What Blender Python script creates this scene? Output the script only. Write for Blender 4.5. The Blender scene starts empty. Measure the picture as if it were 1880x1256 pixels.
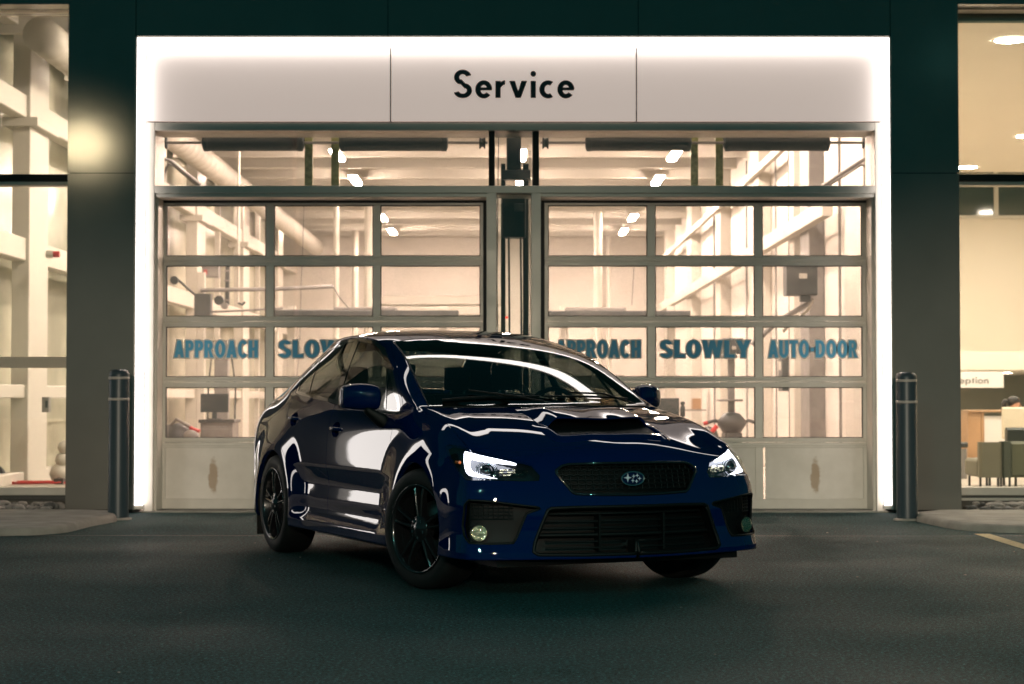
import bpy, bmesh, math, random
from math import radians, sin, cos, pi, sqrt, atan2
from mathutils import Vector, Matrix
from mathutils.bvhtree import BVHTree
random.seed(7)
S = bpy.context.scene
COL = S.collection
# ------------------------------------------------------------------ camera
F_PX, CAM_H, PITCH = 3385.0, 1.046, radians(1.755)
cam_d = bpy.data.cameras.new('camera'); cam = bpy.data.objects.new('camera', cam_d); COL.objects.link(cam)
cam.location = (0, 0, CAM_H); cam.rotation_euler = (radians(90) + PITCH, 0, 0)
cam_d.sensor_width = 36.0; cam_d.lens = 36.0 * F_PX / 1880.0
cam_d.clip_end = 400; cam_d.clip_start = 0.1
cam_d.dof.use_dof = True; cam_d.dof.focus_distance = 9.9; cam_d.dof.aperture_fstop = 4.0
S.camera = cam
S.render.resolution_x, S.render.resolution_y = 1024, 684
# ------------------------------------------------------------------ night sky
W = bpy.data.worlds.new('World'); S.world = W; W.use_nodes = True
nt = W.node_tree; nt.nodes.clear()
wo = nt.nodes.new('ShaderNodeOutputWorld'); wb = nt.nodes.new('ShaderNodeBackground')
tc = nt.nodes.new('ShaderNodeTexCoord'); sep = nt.nodes.new('ShaderNodeSeparateXYZ'); rmp = nt.nodes.new('ShaderNodeValToRGB')
nt.links.new(tc.outputs['Generated'], sep.inputs[0]); nt.links.new(sep.outputs['Z'], rmp.inputs[0])
rmp.color_ramp.elements[0].position = 0.0; rmp.color_ramp.elements[0].color = (0.020, 0.125, 0.120, 1)
rmp.color_ramp.elements[1].position = 0.75; rmp.color_ramp.elements[1].color = (0.004, 0.030, 0.033, 1)
nt.links.new(rmp.outputs[0], wb.inputs[0]); wb.inputs[1].default_value = 0.8
nt.links.new(wb.outputs[0], wo.inputs[0])
S.view_settings.view_transform = 'Standard'; S.view_settings.look = 'None'
S.view_settings.exposure = 0.0; S.view_settings.gamma = 1.0; S.view_settings.use_curve_mapping = False
S.cycles.use_denoising = True
S.cycles.max_bounces = 9; S.cycles.diffuse_bounces = 5; S.cycles.glossy_bounces = 4
S.cycles.transmission_bounces = 6; S.cycles.transparent_max_bounces = 16
S.cycles.caustics_reflective = False; S.cycles.caustics_refractive = False
S.cycles.sample_clamp_indirect = 4.0

# ------------------------------------------------------------------ helpers
def link(name, data, parent=None):
    o = bpy.data.objects.new(name, data); COL.objects.link(o)
    if parent is not None: o.parent = parent
    return o
def tag(o, label, cat=None, group=None):
    o['label'] = label
    if cat: o['category'] = cat
    if group: o['group'] = group
    return o
def thing(name, label, cat, loc=(0, 0, 0), rz=0.0, group=None):
    o = link(name, None); o.location = loc; o.rotation_euler = (0, 0, rz)
    return tag(o, label, cat, group)
def struct(o):
    o['kind'] = 'structure'; return o
def stuff(o):
    o['kind'] = 'stuff'; return o
class MB:
    """collects simple solids into one mesh"""
    def __init__(s): s.v = []; s.f = []; s.m = []; s.mats = []; s.sm = []
    def mi(s, mat):
        if mat not in s.mats: s.mats.append(mat)
        return s.mats.index(mat)
    def add(s, vs, fs, mat=None, smooth=False):
        b = len(s.v); s.v += [tuple(v) for v in vs]
        k = s.mi(mat) if mat is not None else 0
        for f in fs: s.f.append([b + i for i in f]); s.m.append(k); s.sm.append(smooth)
        return s
    def box(s, x0, x1, y0, y1, z0, z1, mat=None):
        vs = [(x, y, z) for x in (x0, x1) for y in (y0, y1) for z in (z0, z1)]
        return s.add(vs, [(0, 1, 3, 2), (4, 6, 7, 5), (0, 4, 5, 1), (2, 3, 7, 6), (0, 2, 6, 4), (1, 5, 7, 3)], mat)
    def bbox(s, x0, x1, y0, y1, z0, z1, b=0.004, mat=None):
        """box with chamfered long edges (octagonal section along its longest axis)"""
        d = (x1 - x0, y1 - y0, z1 - z0); a = d.index(max(d)); lo = (x0, y0, z0); hi = (x1, y1, z1)
        p, q = [i for i in range(3) if i != a]; b = min(b, d[p] * .4, d[q] * .4)
        ring = [(lo[p] + b, lo[q]), (hi[p] - b, lo[q]), (hi[p], lo[q] + b), (hi[p], hi[q] - b), (hi[p] - b, hi[q]), (lo[p] + b, hi[q]), (lo[p], hi[q] - b), (lo[p], lo[q] + b)]
        vs = []
        for e in (lo[a], hi[a]):
            for u, w in ring:
                c = [0, 0, 0]; c[a] = e; c[p] = u; c[q] = w; vs.append(c)
        fs = [[i, (i + 1) % 8, 8 + (i + 1) % 8, 8 + i] for i in range(8)] + [list(range(7, -1, -1)), list(range(8, 16))]
        return s.add(vs, fs, mat)
    def cyl(s, p, q, r, n=16, mat=None, r2=None, caps=True, smooth=True):
        p = Vector(p); q = Vector(q); d = (q - p).normalized()
        a = d.orthogonal().normalized(); b = d.cross(a); r2 = r if r2 is None else r2
        vs = [p + (a * cos(t) + b * sin(t)) * r for t in [2 * pi * i / n for i in range(n)]] + [q + (a * cos(t) + b * sin(t)) * r2 for t in [2 * pi * i / n for i in range(n)]]
        s.add(vs, [[i, (i + 1) % n, n + (i + 1) % n, n + i] for i in range(n)], mat, smooth)
        if caps: s.add(vs, [list(range(n - 1, -1, -1)), list(range(n, 2 * n))], mat)
        return s
    def tube(s, pts, r, n=8, mat=None):
        P = [Vector(p) for p in pts]; rings = []; up = None
        rr = r if isinstance(r, (list, tuple)) else [r] * len(P)
        for i, p in enumerate(P):
            d = (P[min(i + 1, len(P) - 1)] - P[max(i - 1, 0)]).normalized()
            a = d.orthogonal().normalized() if up is None else (up - d * up.dot(d)).normalized()
            up = a; b = d.cross(a)
            rings.append([p + (a * cos(t) + b * sin(t)) * rr[i] for t in [2 * pi * j / n for j in range(n)]])
        vs = [v for R in rings for v in R]
        fs = [[i * n + j, i * n + (j + 1) % n, (i + 1) * n + (j + 1) % n, (i + 1) * n + j] for i in range(len(P) - 1) for j in range(n)]
        s.add(vs, fs, mat, True)
        s.add(rings[0], [list(range(n - 1, -1, -1))], mat); s.add(rings[-1], [list(range(n))], mat)
        return s
    def lathe(s, prof, axis='z', c=(0, 0, 0), n=32, mat=None, smooth=True):
        """prof: list of (r, h) along axis"""
        vs = []
        for r, h in prof:
            for j in range(n):
                t = 2 * pi * j / n; u, w = r * cos(t), r * sin(t)
                vs.append({'z': (c[0] + u, c[1] + w, c[2] + h), 'y': (c[0] + w, c[1] + h, c[2] + u), 'x': (c[0] + h, c[1] + u, c[2] + w)}[axis])
        fs = [[i * n + j, i * n + (j + 1) % n, (i + 1) * n + (j + 1) % n, (i + 1) * n + j] for i in range(len(prof) - 1) for j in range(n)]
        return s.add(vs, fs, mat, smooth)
    def prism(s, poly, axis, a0, a1, mat=None):
        """poly of 2D points in the plane across axis, extruded a0..a1"""
        def P(u, w, a): return {'x': (a, u, w), 'y': (u, a, w), 'z': (u, w, a)}[axis]
        n = len(poly)
        vs = [P(u, w, a0) for u, w in poly] + [P(u, w, a1) for u, w in poly]
        return s.add(vs, [[i, (i + 1) % n, n + (i + 1) % n, n + i] for i in range(n)] + [list(range(n - 1, -1, -1)), list(range(n, 2 * n))], mat)
    def mesh(s, name):
        me = bpy.data.meshes.new(name); me.from_pydata(s.v, [], s.f)
        for m in s.mats: me.materials.append(m)
        me.polygons.foreach_set('material_index', s.m); me.polygons.foreach_set('use_smooth', s.sm)
        bm = bmesh.new(); bm.from_mesh(me); bmesh.ops.recalc_face_normals(bm, faces=bm.faces[:]); bm.to_mesh(me); bm.free()
        return me
    def build(s, name, parent=None, mat=None):
        if mat is not None and not s.mats: s.mats = [mat]
        return link(name, s.mesh(name), parent)

# ------------------------------------------------------------------ materials
def nodes(name):
    m = bpy.data.materials.new(name); m.use_nodes = True; t = m.node_tree
    b = t.nodes['Principled BSDF']; return m, t, b
def lk(t, a, b): t.links.new(a, b)
def pbr(name, col, rough=.5, metal=0., coat=0., spec=.5, noise=0., nscale=8., bump=0., bscale=60., emit=None, es=0., coat_r=.03, rvar=0.):
    m, t, b = nodes(name)
    b.inputs['Base Color'].default_value = (*col, 1); b.inputs['Roughness'].default_value = rough
    b.inputs['Metallic'].default_value = metal; b.inputs['Coat Weight'].default_value = coat; b.inputs['Coat Roughness'].default_value = coat_r
    b.inputs['Specular IOR Level'].default_value = spec
    if emit: b.inputs['Emission Color'].default_value = (*emit, 1); b.inputs['Emission Strength'].default_value = es
    tc = t.nodes.new('ShaderNodeTexCoord')
    if noise or rvar:
        n = t.nodes.new('ShaderNodeTexNoise'); n.inputs['Scale'].default_value = nscale; n.inputs['Detail'].default_value = 6
        lk(t, tc.outputs['Object'], n.inputs['Vector'])
        if noise:
            mx = t.nodes.new('ShaderNodeMixRGB'); mx.blend_type = 'MULTIPLY'; mx.inputs[0].default_value = 1
            r = t.nodes.new('ShaderNodeMapRange'); r.inputs[1].default_value = .3; r.inputs[2].default_value = .7; r.inputs[3].default_value = 1 - noise; r.inputs[4].default_value = 1 + noise
            lk(t, n.outputs['Fac'], r.inputs[0]); mx.inputs[1].default_value = (*col, 1); lk(t, r.outputs[0], mx.inputs[2]); lk(t, mx.outputs[0], b.inputs['Base Color'])
        if rvar:
            r = t.nodes.new('ShaderNodeMapRange'); r.inputs[1].default_value = .3; r.inputs[2].default_value = .7; r.inputs[3].default_value = rough - rvar; r.inputs[4].default_value = rough + rvar
            lk(t, n.outputs['Fac'], r.inputs[0]); lk(t, r.outputs[0], b.inputs['Roughness'])
    if bump:
        n = t.nodes.new('ShaderNodeTexNoise'); n.inputs['Scale'].default_value = bscale; n.inputs['Detail'].default_value = 4
        bp = t.nodes.new('ShaderNodeBump'); bp.inputs['Strength'].default_value = bump; bp.inputs['Distance'].default_value = .01
        lk(t, tc.outputs['Object'], n.inputs['Vector']); lk(t, n.outputs['Fac'], bp.inputs['Height']); lk(t, bp.outputs[0], b.inputs['Normal'])
    return m
def emis(name, col, s):
    m = bpy.data.materials.new(name); m.use_nodes = True; t = m.node_tree; t.nodes.clear()
    e = t.nodes.new('ShaderNodeEmission'); e.inputs[0].default_value = (*col, 1); e.inputs[1].default_value = s
    o = t.nodes.new('ShaderNodeOutputMaterial'); lk(t, e.outputs[0], o.inputs[0]); return m
def glass(name, tint, refl_rough=0., dirt=0., ior=1.5, boost=1.0):
    """thin pane: tinted see-through plus a fresnel mirror, with optional dusty film"""
    m = bpy.data.materials.new(name); m.use_nodes = True; t = m.node_tree; t.nodes.clear()
    tr = t.nodes.new('ShaderNodeBsdfTransparent'); tr.inputs[0].default_value = (*tint, 1)
    gl = t.nodes.new('ShaderNodeBsdfGlossy'); gl.inputs['Roughness'].default_value = refl_rough
    fr = t.nodes.new('ShaderNodeFresnel'); fr.inputs[0].default_value = ior
    mu = t.nodes.new('ShaderNodeMath'); mu.operation = 'MULTIPLY'; mu.inputs[1].default_value = boost; mu.use_clamp = True
    mx = t.nodes.new('ShaderNodeMixShader'); o = t.nodes.new('ShaderNodeOutputMaterial')
    geo = t.nodes.new('ShaderNodeNewGeometry'); inv = t.nodes.new('ShaderNodeMath'); inv.operation = 'MULTIPLY'
    # same fresnel from either side of the pane
    lw = t.nodes.new('ShaderNodeVectorMath'); lw.operation = 'DOT_PRODUCT'; ab = t.nodes.new('ShaderNodeMath'); ab.operation = 'ABSOLUTE'
    lk(t, geo.outputs['Incoming'], lw.inputs[0]); lk(t, geo.outputs['Normal'], lw.inputs[1]); lk(t, lw.outputs['Value'], ab.inputs[0])
    # schlick: r0 + (1-r0)(1-c)^5
    r0 = ((ior - 1) / (ior + 1)) ** 2 * 2
    s1 = t.nodes.new('ShaderNodeMath'); s1.operation = 'SUBTRACT'; s1.inputs[0].default_value = 1; lk(t, ab.outputs[0], s1.inputs[1])
    pw = t.nodes.new('ShaderNodeMath'); pw.operation = 'POWER'; pw.inputs[1].default_value = 5; lk(t, s1.outputs[0], pw.inputs[0])
    ma = t.nodes.new('ShaderNodeMath'); ma.operation = 'MULTIPLY_ADD'; ma.inputs[1].default_value = 1 - r0; ma.inputs[2].default_value = r0; lk(t, pw.outputs[0], ma.inputs[0])
    lk(t, ma.outputs[0], mu.inputs[0]); lk(t, mu.outputs[0], mx.inputs[0])
    base = tr.outputs[0]
    if dirt:
        df = t.nodes.new('ShaderNodeBsdfDiffuse'); df.inputs[0].default_value = (.55, .5, .45, 1)
        tl = t.nodes.new('ShaderNodeBsdfTranslucent'); tl.inputs[0].default_value = (.8, .75, .7, 1)
        ad = t.nodes.new('ShaderNodeMixShader'); ad.inputs[0].default_value = .6; lk(t, df.outputs[0], ad.inputs[1]); lk(t, tl.outputs[0], ad.inputs[2])
        tcn = t.nodes.new('ShaderNodeTexCoord'); n1 = t.nodes.new('ShaderNodeTexNoise'); n1.inputs['Scale'].default_value = 1.6; n1.inputs['Detail'].default_value = 5
        n2 = t.nodes.new('ShaderNodeTexNoise'); n2.inputs['Scale'].default_value = 140; n2.inputs['Detail'].default_value = 3
        lk(t, tcn.outputs['Object'], n1.inputs['Vector']); lk(t, tcn.outputs['Object'], n2.inputs['Vector'])
        a = t.nodes.new('ShaderNodeMapRange'); a.inputs[1].default_value = .42; a.inputs[2].default_value = .75; a.inputs[3].default_value = .25; a.inputs[4].default_value = 1
        b_ = t.nodes.new('ShaderNodeMapRange'); b_.inputs[1].default_value = .5; b_.inputs[2].default_value = .72; b_.inputs[3].default_value = .3; b_.inputs[4].default_value = 2.2
        lk(t, n1.outputs['Fac'], a.inputs[0]); lk(t, n2.outputs['Fac'], b_.inputs[0])
        pm = t.nodes.new('ShaderNodeMath'); pm.operation = 'MULTIPLY'; lk(t, a.outputs[0], pm.inputs[0]); lk(t, b_.outputs[0], pm.inputs[1])
        pd = t.nodes.new('ShaderNodeMath'); pd.operation = 'MULTIPLY'; pd.inputs[1].default_value = dirt; pd.use_clamp = True; lk(t, pm.outputs[0], pd.inputs[0])
        dm = t.nodes.new('ShaderNodeMixShader'); lk(t, pd.outputs[0], dm.inputs[0]); lk(t, base, dm.inputs[1]); lk(t, ad.outputs[0], dm.inputs[2]); base = dm.outputs[0]
    lk(t, base, mx.inputs[1]); lk(t, gl.outputs[0], mx.inputs[2]); lk(t, mx.outputs[0], o.inputs[0])
    return m
# ================================================================== materials of the place
def at(px, py, Y):
    """measured point of the 1880 px photograph at depth Y -> (x, z) in metres"""
    a = (px - 940) / F_PX; b = (628 - py) / F_PX
    dy = cos(PITCH) - b * sin(PITCH); dz = sin(PITCH) + b * cos(PITCH); t = Y / dy
    return a * t, CAM_H + dz * t
def AX(px, Y, py=628): return at(px, py, Y)[0]
def AZ(py, Y): return at(940, py, Y)[1]
# asphalt
M_asph, _t, _b = nodes('asphalt')
_tc = _t.nodes.new('ShaderNodeTexCoord')
def _noise(t, sc, det=6, vec=None, rough=.6):
    n = t.nodes.new('ShaderNodeTexNoise'); n.inputs['Scale'].default_value = sc; n.inputs['Detail'].default_value = det; n.inputs['Roughness'].default_value = rough
    lk(t, vec or _tc.outputs['Object'], n.inputs['Vector']); return n
def _ramp(t, src, stops):
    r = t.nodes.new('ShaderNodeValToRGB'); lk(t, src, r.inputs[0])
    while len(r.color_ramp.elements) < len(stops): r.color_ramp.elements.new(.5)
    for e, (p, c) in zip(r.color_ramp.elements, stops): e.position = p; e.color = (*c, 1)
    return r
n1 = _noise(_t, .55, 5); n2 = _noise(_t, 62, 4, rough=.8); vor = _t.nodes.new('ShaderNodeTexVoronoi'); vor.inputs['Scale'].default_value = 170; lk(_t, _tc.outputs['Object'], vor.inputs['Vector'])
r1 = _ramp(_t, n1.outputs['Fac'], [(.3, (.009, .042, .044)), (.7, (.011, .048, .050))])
r2 = _ramp(_t, n2.outputs['Fac'], [(.30, (.12, .12, .12)), (.5, (.7, .7, .7)), (.64, (3.4, 3.3, 3.2))])
n3 = _noise(_t, 34, 5, rough=.8); r3 = _ramp(_t, n3.outputs['Fac'], [(.36, (.45, .45, .45)), (.62, (1.7, 1.7, 1.7))])
n4 = _noise(_t, 1.1, 4); r4 = _ramp(_t, n4.outputs['Fac'], [(.60, (1, 1, 1)), (.72, (.82, .82, .82))])
for _r in (r3, r4):
    _m = _t.nodes.new('ShaderNodeMixRGB'); _m.blend_type = 'MULTIPLY'; _m.inputs[0].default_value = 1; lk(_t, r1.outputs[0], _m.inputs[1]); lk(_t, _r.outputs[0], _m.inputs[2]); r1 = _m
mx = _t.nodes.new('ShaderNodeMixRGB'); mx.blend_type = 'MULTIPLY'; mx.inputs[0].default_value = 1; lk(_t, r1.outputs[0], mx.inputs[1]); lk(_t, r2.outputs[0], mx.inputs[2])
lk(_t, mx.outputs[0], _b.inputs['Base Color'])
rr = _t.nodes.new('ShaderNodeMapRange'); rr.inputs[1].default_value = .35; rr.inputs[2].default_value = .65; rr.inputs[3].default_value = .62; rr.inputs[4].default_value = .82; lk(_t, n1.outputs['Fac'], rr.inputs[0]); lk(_t, rr.outputs[0], _b.inputs['Roughness'])
bp = _t.nodes.new('ShaderNodeBump'); bp.inputs['Strength'].default_value = .9; bp.inputs['Distance'].default_value = .006
ad = _t.nodes.new('ShaderNodeMath'); ad.operation = 'ADD'; lk(_t, n2.outputs['Fac'], ad.inputs[0]); lk(_t, vor.outputs['Distance'], ad.inputs[1]); lk(_t, ad.outputs[0], bp.inputs['Height']); lk(_t, bp.outputs[0], _b.inputs['Normal'])
_b.inputs['Specular IOR Level'].default_value = .14
M_conc = pbr('concrete', (.30, .285, .25), .85, noise=.22, nscale=5, bump=.5, bscale=45)
M_found = pbr('foundation_concrete', (.12, .115, .10), .9, noise=.4, nscale=3, bump=.4, bscale=40)
M_stone = pbr('river_stone', (.26, .24, .22), .7, noise=.4, nscale=14)
M_stone2 = pbr('dark_river_stone', (.11, .105, .10), .7, noise=.4, nscale=14)
M_yel = pbr('yellow_line_paint', (.55, .42, .18), .7, noise=.25, nscale=25)
# satin cladding with faint panel sparkle
M_clad = pbr('grey_cladding', (.25, .24, .215), .10, metal=.15, noise=.06, nscale=2, bump=.012, bscale=500, rvar=.01)
M_clad_s = pbr('grey_cladding_shadow_gap', (.02, .02, .02), .8)
M_alu = pbr('anodised_aluminium', (.66, .62, .55), .38, metal=.15, noise=.05, nscale=6, rvar=.05)
M_alud = pbr('dark_aluminium', (.10, .10, .095), .35, metal=.7)
M_gasket = pbr('black_gasket', (.008, .010, .010), .6)
M_signp = pbr('white_sign_panel', (.80, .77, .75), .42, noise=.015, nscale=3)
M_signl = pbr('backlit_sign_panel', (.80, .76, .73), .42, noise=.015, nscale=3, emit=(1, .79, .69), es=.47)
M_letter = pbr('dark_sign_letter', (.008, .022, .026), .35)
M_strip = emis('light_strip', (1.0, .91, .86), 4.8)
M_port = emis('portal_light', (1, .93, .88), 5.0)
M_para = emis('parapet_glow', (1, .93, .88), 5.5)
M_blue = pbr('blue_vinyl', (.10, .46, .74), .5)
M_white_v = pbr('white_vinyl', (.72, .70, .66), .5)
M_pane = glass('workshop_glass', (.95, .945, .93), dirt=.17)
M_pane_t = glass('transom_glass', (.95, .945, .93), dirt=.07)
M_pane_c = glass('narrow_glass', (.80, .82, .80))
M_clean = glass('shopfront_glass', (.90, .93, .90), dirt=.03)
M_iwall = pbr('workshop_wall_paint', (.74, .70, .64), .7, noise=.04, nscale=1.5)
M_ifloor = pbr('workshop_floor', (.42, .38, .33), .35, noise=.15, nscale=2)
M_deck = pbr('ceiling_deck', (.30, .28, .24), .6, noise=.1, nscale=3)
M_steelw = pbr('white_painted_steel', (.64, .61, .54), .5)
M_tube = emis('ceiling_tube', (1.0, .765, .635), 335)
M_mdark = pbr('machine_dark', (.04, .045, .045), .45, noise=.3, nscale=9)
M_mgrey = pbr('machine_grey', (.22, .21, .20), .45, noise=.2, nscale=6)
M_mbr = pbr('bracket_brass', (.22, .24, .10), .35, metal=.7, noise=.4, nscale=20)
M_redp = pbr('red_plastic', (.45, .03, .03), .4)
M_scr = pbr('dark_screen', (.03, .035, .035), .25)
M_win = pbr('night_window', (.56, .55, .44), .2, noise=.35, nscale=.8)
M_wood = pbr('oak_veneer', (.40, .24, .13), .5, noise=.18, nscale=3)
M_rwall = pbr('reception_wall', (.80, .73, .62), .7, noise=.02, nscale=1)
M_seatg = pbr('green_grey_leather', (.13, .13, .095), .5, noise=.08, nscale=4)
M_skin = pbr('skin', (.50, .28, .19), .55)
M_hair = pbr('dark_hair', (.015, .010, .009), .5)
# rust-stained bottom panel of the doors
M_bpan, _t, _b = nodes('stucco_aluminium'); _tc = _t.nodes.new('ShaderNodeTexCoord')
_b.inputs['Metallic'].default_value = .35; _b.inputs['Roughness'].default_value = .5
ns = _noise(_t, 160, 2); bp = _t.nodes.new('ShaderNodeBump'); bp.inputs['Strength'].default_value = .35; bp.inputs['Distance'].default_value = .003; lk(_t, ns.outputs['Fac'], bp.inputs['Height']); lk(_t, bp.outputs[0], _b.inputs['Normal'])
mp = _t.nodes.new('ShaderNodeMapping'); lk(_t, _tc.outputs['Object'], mp.inputs['Vector']); mp.inputs['Scale'].default_value = (20, 1, 5.5)
gr = _t.nodes.new('ShaderNodeTexGradient'); gr.gradient_type = 'SPHERICAL'; nz = _noise(_t, 22, 5)
va = _t.nodes.new('ShaderNodeVectorMath'); va.operation = 'ADD'; sb = _t.nodes.new('ShaderNodeVectorMath'); sb.operation = 'MULTIPLY_ADD'; sb.inputs[1].default_value = (1.3, 0, .9); sb.inputs[2].default_value = (-.65, 0, -.45)
lk(_t, nz.outputs['Color'], sb.inputs[0]); lk(_t, mp.outputs[0], va.inputs[0]); lk(_t, sb.outputs[0], va.inputs[1]); lk(_t, va.outputs[0], gr.inputs[0])
rp = _ramp(_t, gr.outputs['Fac'], [(.03, (0, 0, 0)), (.34, (.62, .62, .62))])
dirtn = _noise(_t, 2.2, 6); dr = _ramp(_t, dirtn.outputs['Fac'], [(.35, (.60, .56, .50)), (.7, (.72, .68, .62))])
mx = _t.nodes.new('ShaderNodeMixRGB'); lk(_t, rp.outputs[0], mx.inputs[0]); lk(_t, dr.outputs[0], mx.inputs[1]); mx.inputs[2].default_value = (.26, .14, .035, 1); lk(_t, mx.outputs[0], _b.inputs['Base Color'])

# ================================================================== ground
g = MB(); g.add([(-60, -60, 0), (60, -60, 0), (60, 17.0, 0), (-60, 17.0, 0), (-60, 60, 0), (60, 60, 0)], [(0, 1, 2, 3)], M_asph)
GO = struct(g.build('asphalt_ground')); GO['label'] = 'dark grey asphalt forecourt'
g = MB(); g.box(-60, 60, 17.0, 90, -.2, -.006, M_found); struct(g.build('ground'))
g = MB(); g.box(AX(268, 17.1), AX(1622, 17.1), 16.93, 17.75, -.05, .012, M_conc); o = struct(g.build('door_threshold'))
def island(name, pts, z=.062, bev=.03):
    """raised concrete apron with rounded kerb edge"""
    b = bmesh.new(); n = len(pts); c = Vector((sum(p[0] for p in pts) / n, sum(p[1] for p in pts) / n, 0)); R_ = []
    for off, zz in ((0, 0), (.008, z * .6), (.03, z * .93), (.075, z)):
        ring = []
        for i, p in enumerate(pts):
            a = Vector((*pts[i - 1], 0)); q = Vector((*pts[(i + 1) % n], 0)); d = (q - a).normalized(); nn = Vector((-d.y, d.x, 0))
            ring.append(b.verts.new((p[0] + nn.x * off, p[1] + nn.y * off, zz + (random.uniform(-.002, .002) if zz else 0))))
        R_.append(ring)
    for k in range(3):
        for i in range(n): b.faces.new((R_[k][i], R_[k][(i + 1) % n], R_[k + 1][(i + 1) % n], R_[k + 1][i])).smooth = True
    b.faces.new(R_[3]); bmesh.ops.recalc_face_normals(b, faces=b.faces[:]); me = bpy.data.meshes.new(name); b.to_mesh(me); b.free(); me.materials.append(M_conc)
    return struct(link(name, me))
def arc(cx, cy, r, a0, a1, n=8): return [(cx + r * cos(radians(a0 + (a1 - a0) * i / n)), cy + r * sin(radians(a0 + (a1 - a0) * i / n))) for i in range(n + 1)]
island('pavement', [(-14, 13.95), (-6, 14.0)] + arc(-3.98, 14.55, .52, -90, 0, 8) + [(-3.44, 15.1), (-3.36, 15.7), (-3.46, 16.25), (-3.75, 16.45), (-4.1, 16.5), (-14, 16.5)])
island('pavement', [(14, 16.4), (4.3, 16.45), (3.75, 16.4), (3.50, 16.1), (3.44, 15.7), (3.50, 15.0)] + arc(4.12, 14.92, .60, 190, 270, 8) + [(6, 14.25), (14, 14.2)])
g = MB(); g.add([(3.56, 14.25, .004), (3.50, 9.0, .004), (3.61, 9.0, .004), (3.68, 14.25, .004)], [(0, 1, 2, 3)], M_yel); o = struct(g.build('painted_line')); o['label'] = 'yellow parking bay line'
# gravel strips of rounded stones at the foot of the windows
def stones(x0, x1, cnt, seed):
    rnd = random.Random(seed); b = bmesh.new()
    for i in range(cnt):
        r = rnd.uniform(.022, .06); m = Matrix.Translation((rnd.uniform(x0, x1), rnd.uniform(16.45, 17.15), rnd.uniform(.03, .075))) @ Matrix.Rotation(rnd.uniform(0, 3), 4, 'Z') @ Matrix.Diagonal((r * rnd.uniform(1, 1.7), r, r * rnd.uniform(.55, .8), 1))
        res = bmesh.ops.create_icosphere(b, subdivisions=2, radius=1, matrix=m); mi = int(rnd.random() < .35)
        for v in res['verts']: v.co += Vector((rnd.uniform(-1, 1), rnd.uniform(-1, 1), rnd.uniform(-1, 1))) * r * .05
        for f in {f for v in res['verts'] for f in v.link_faces}: f.material_index = mi; f.smooth = True
    me = bpy.data.meshes.new('gravel'); b.to_mesh(me); b.free(); me.materials.append(M_stone); me.materials.append(M_stone2)
    return stuff(link('gravel', me))
stones(-6.2, -4.15, 260, 3); stones(4.2, 6.2, 240, 5)
o = MB().box(-14, -4.1, 16.5, 17.2, -.02, .035, M_found).build('gravel_bed'); struct(o)
o = MB().box(4.2, 14, 16.5, 17.2, -.02, .035, M_found).build('gravel_bed'); struct(o)
# narrow sealed seam across the forecourt
rnd = random.Random(4); sv = []; n_ = 70
for i in range(n_ + 1):
    x = -6.5 + 13 * i / n_; y = 14.05 + .03 * sin(x * 1.7) + rnd.uniform(-.008, .008); w_ = .010 + rnd.uniform(0, .008); sv += [(x, y - w_, .0035), (x, y + w_, .0035)]
o = struct(MB().add(sv, [(2 * i, 2 * i + 2, 2 * i + 3, 2 * i + 1) for i in range(n_)], pbr('bitumen_seam', (.006, .010, .011), .5)).build('asphalt_seam'))
# small litter leaf on the asphalt
rnd = random.Random(11); mb = MB()
for i in range(60):
    x, y = rnd.uniform(-6, 6), rnd.uniform(6, 16.5); r = rnd.uniform(.004, .012); mb.add([(x + r * cos(t) * rnd.uniform(.6, 1.3), y + r * sin(t), .003 + rnd.uniform(0, .006)) for t in (0, 1.3, 2.6, 3.9, 5.2)], [(0, 1, 2, 3, 4)], M_conc)
stuff(mb.build('grit'))

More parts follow.
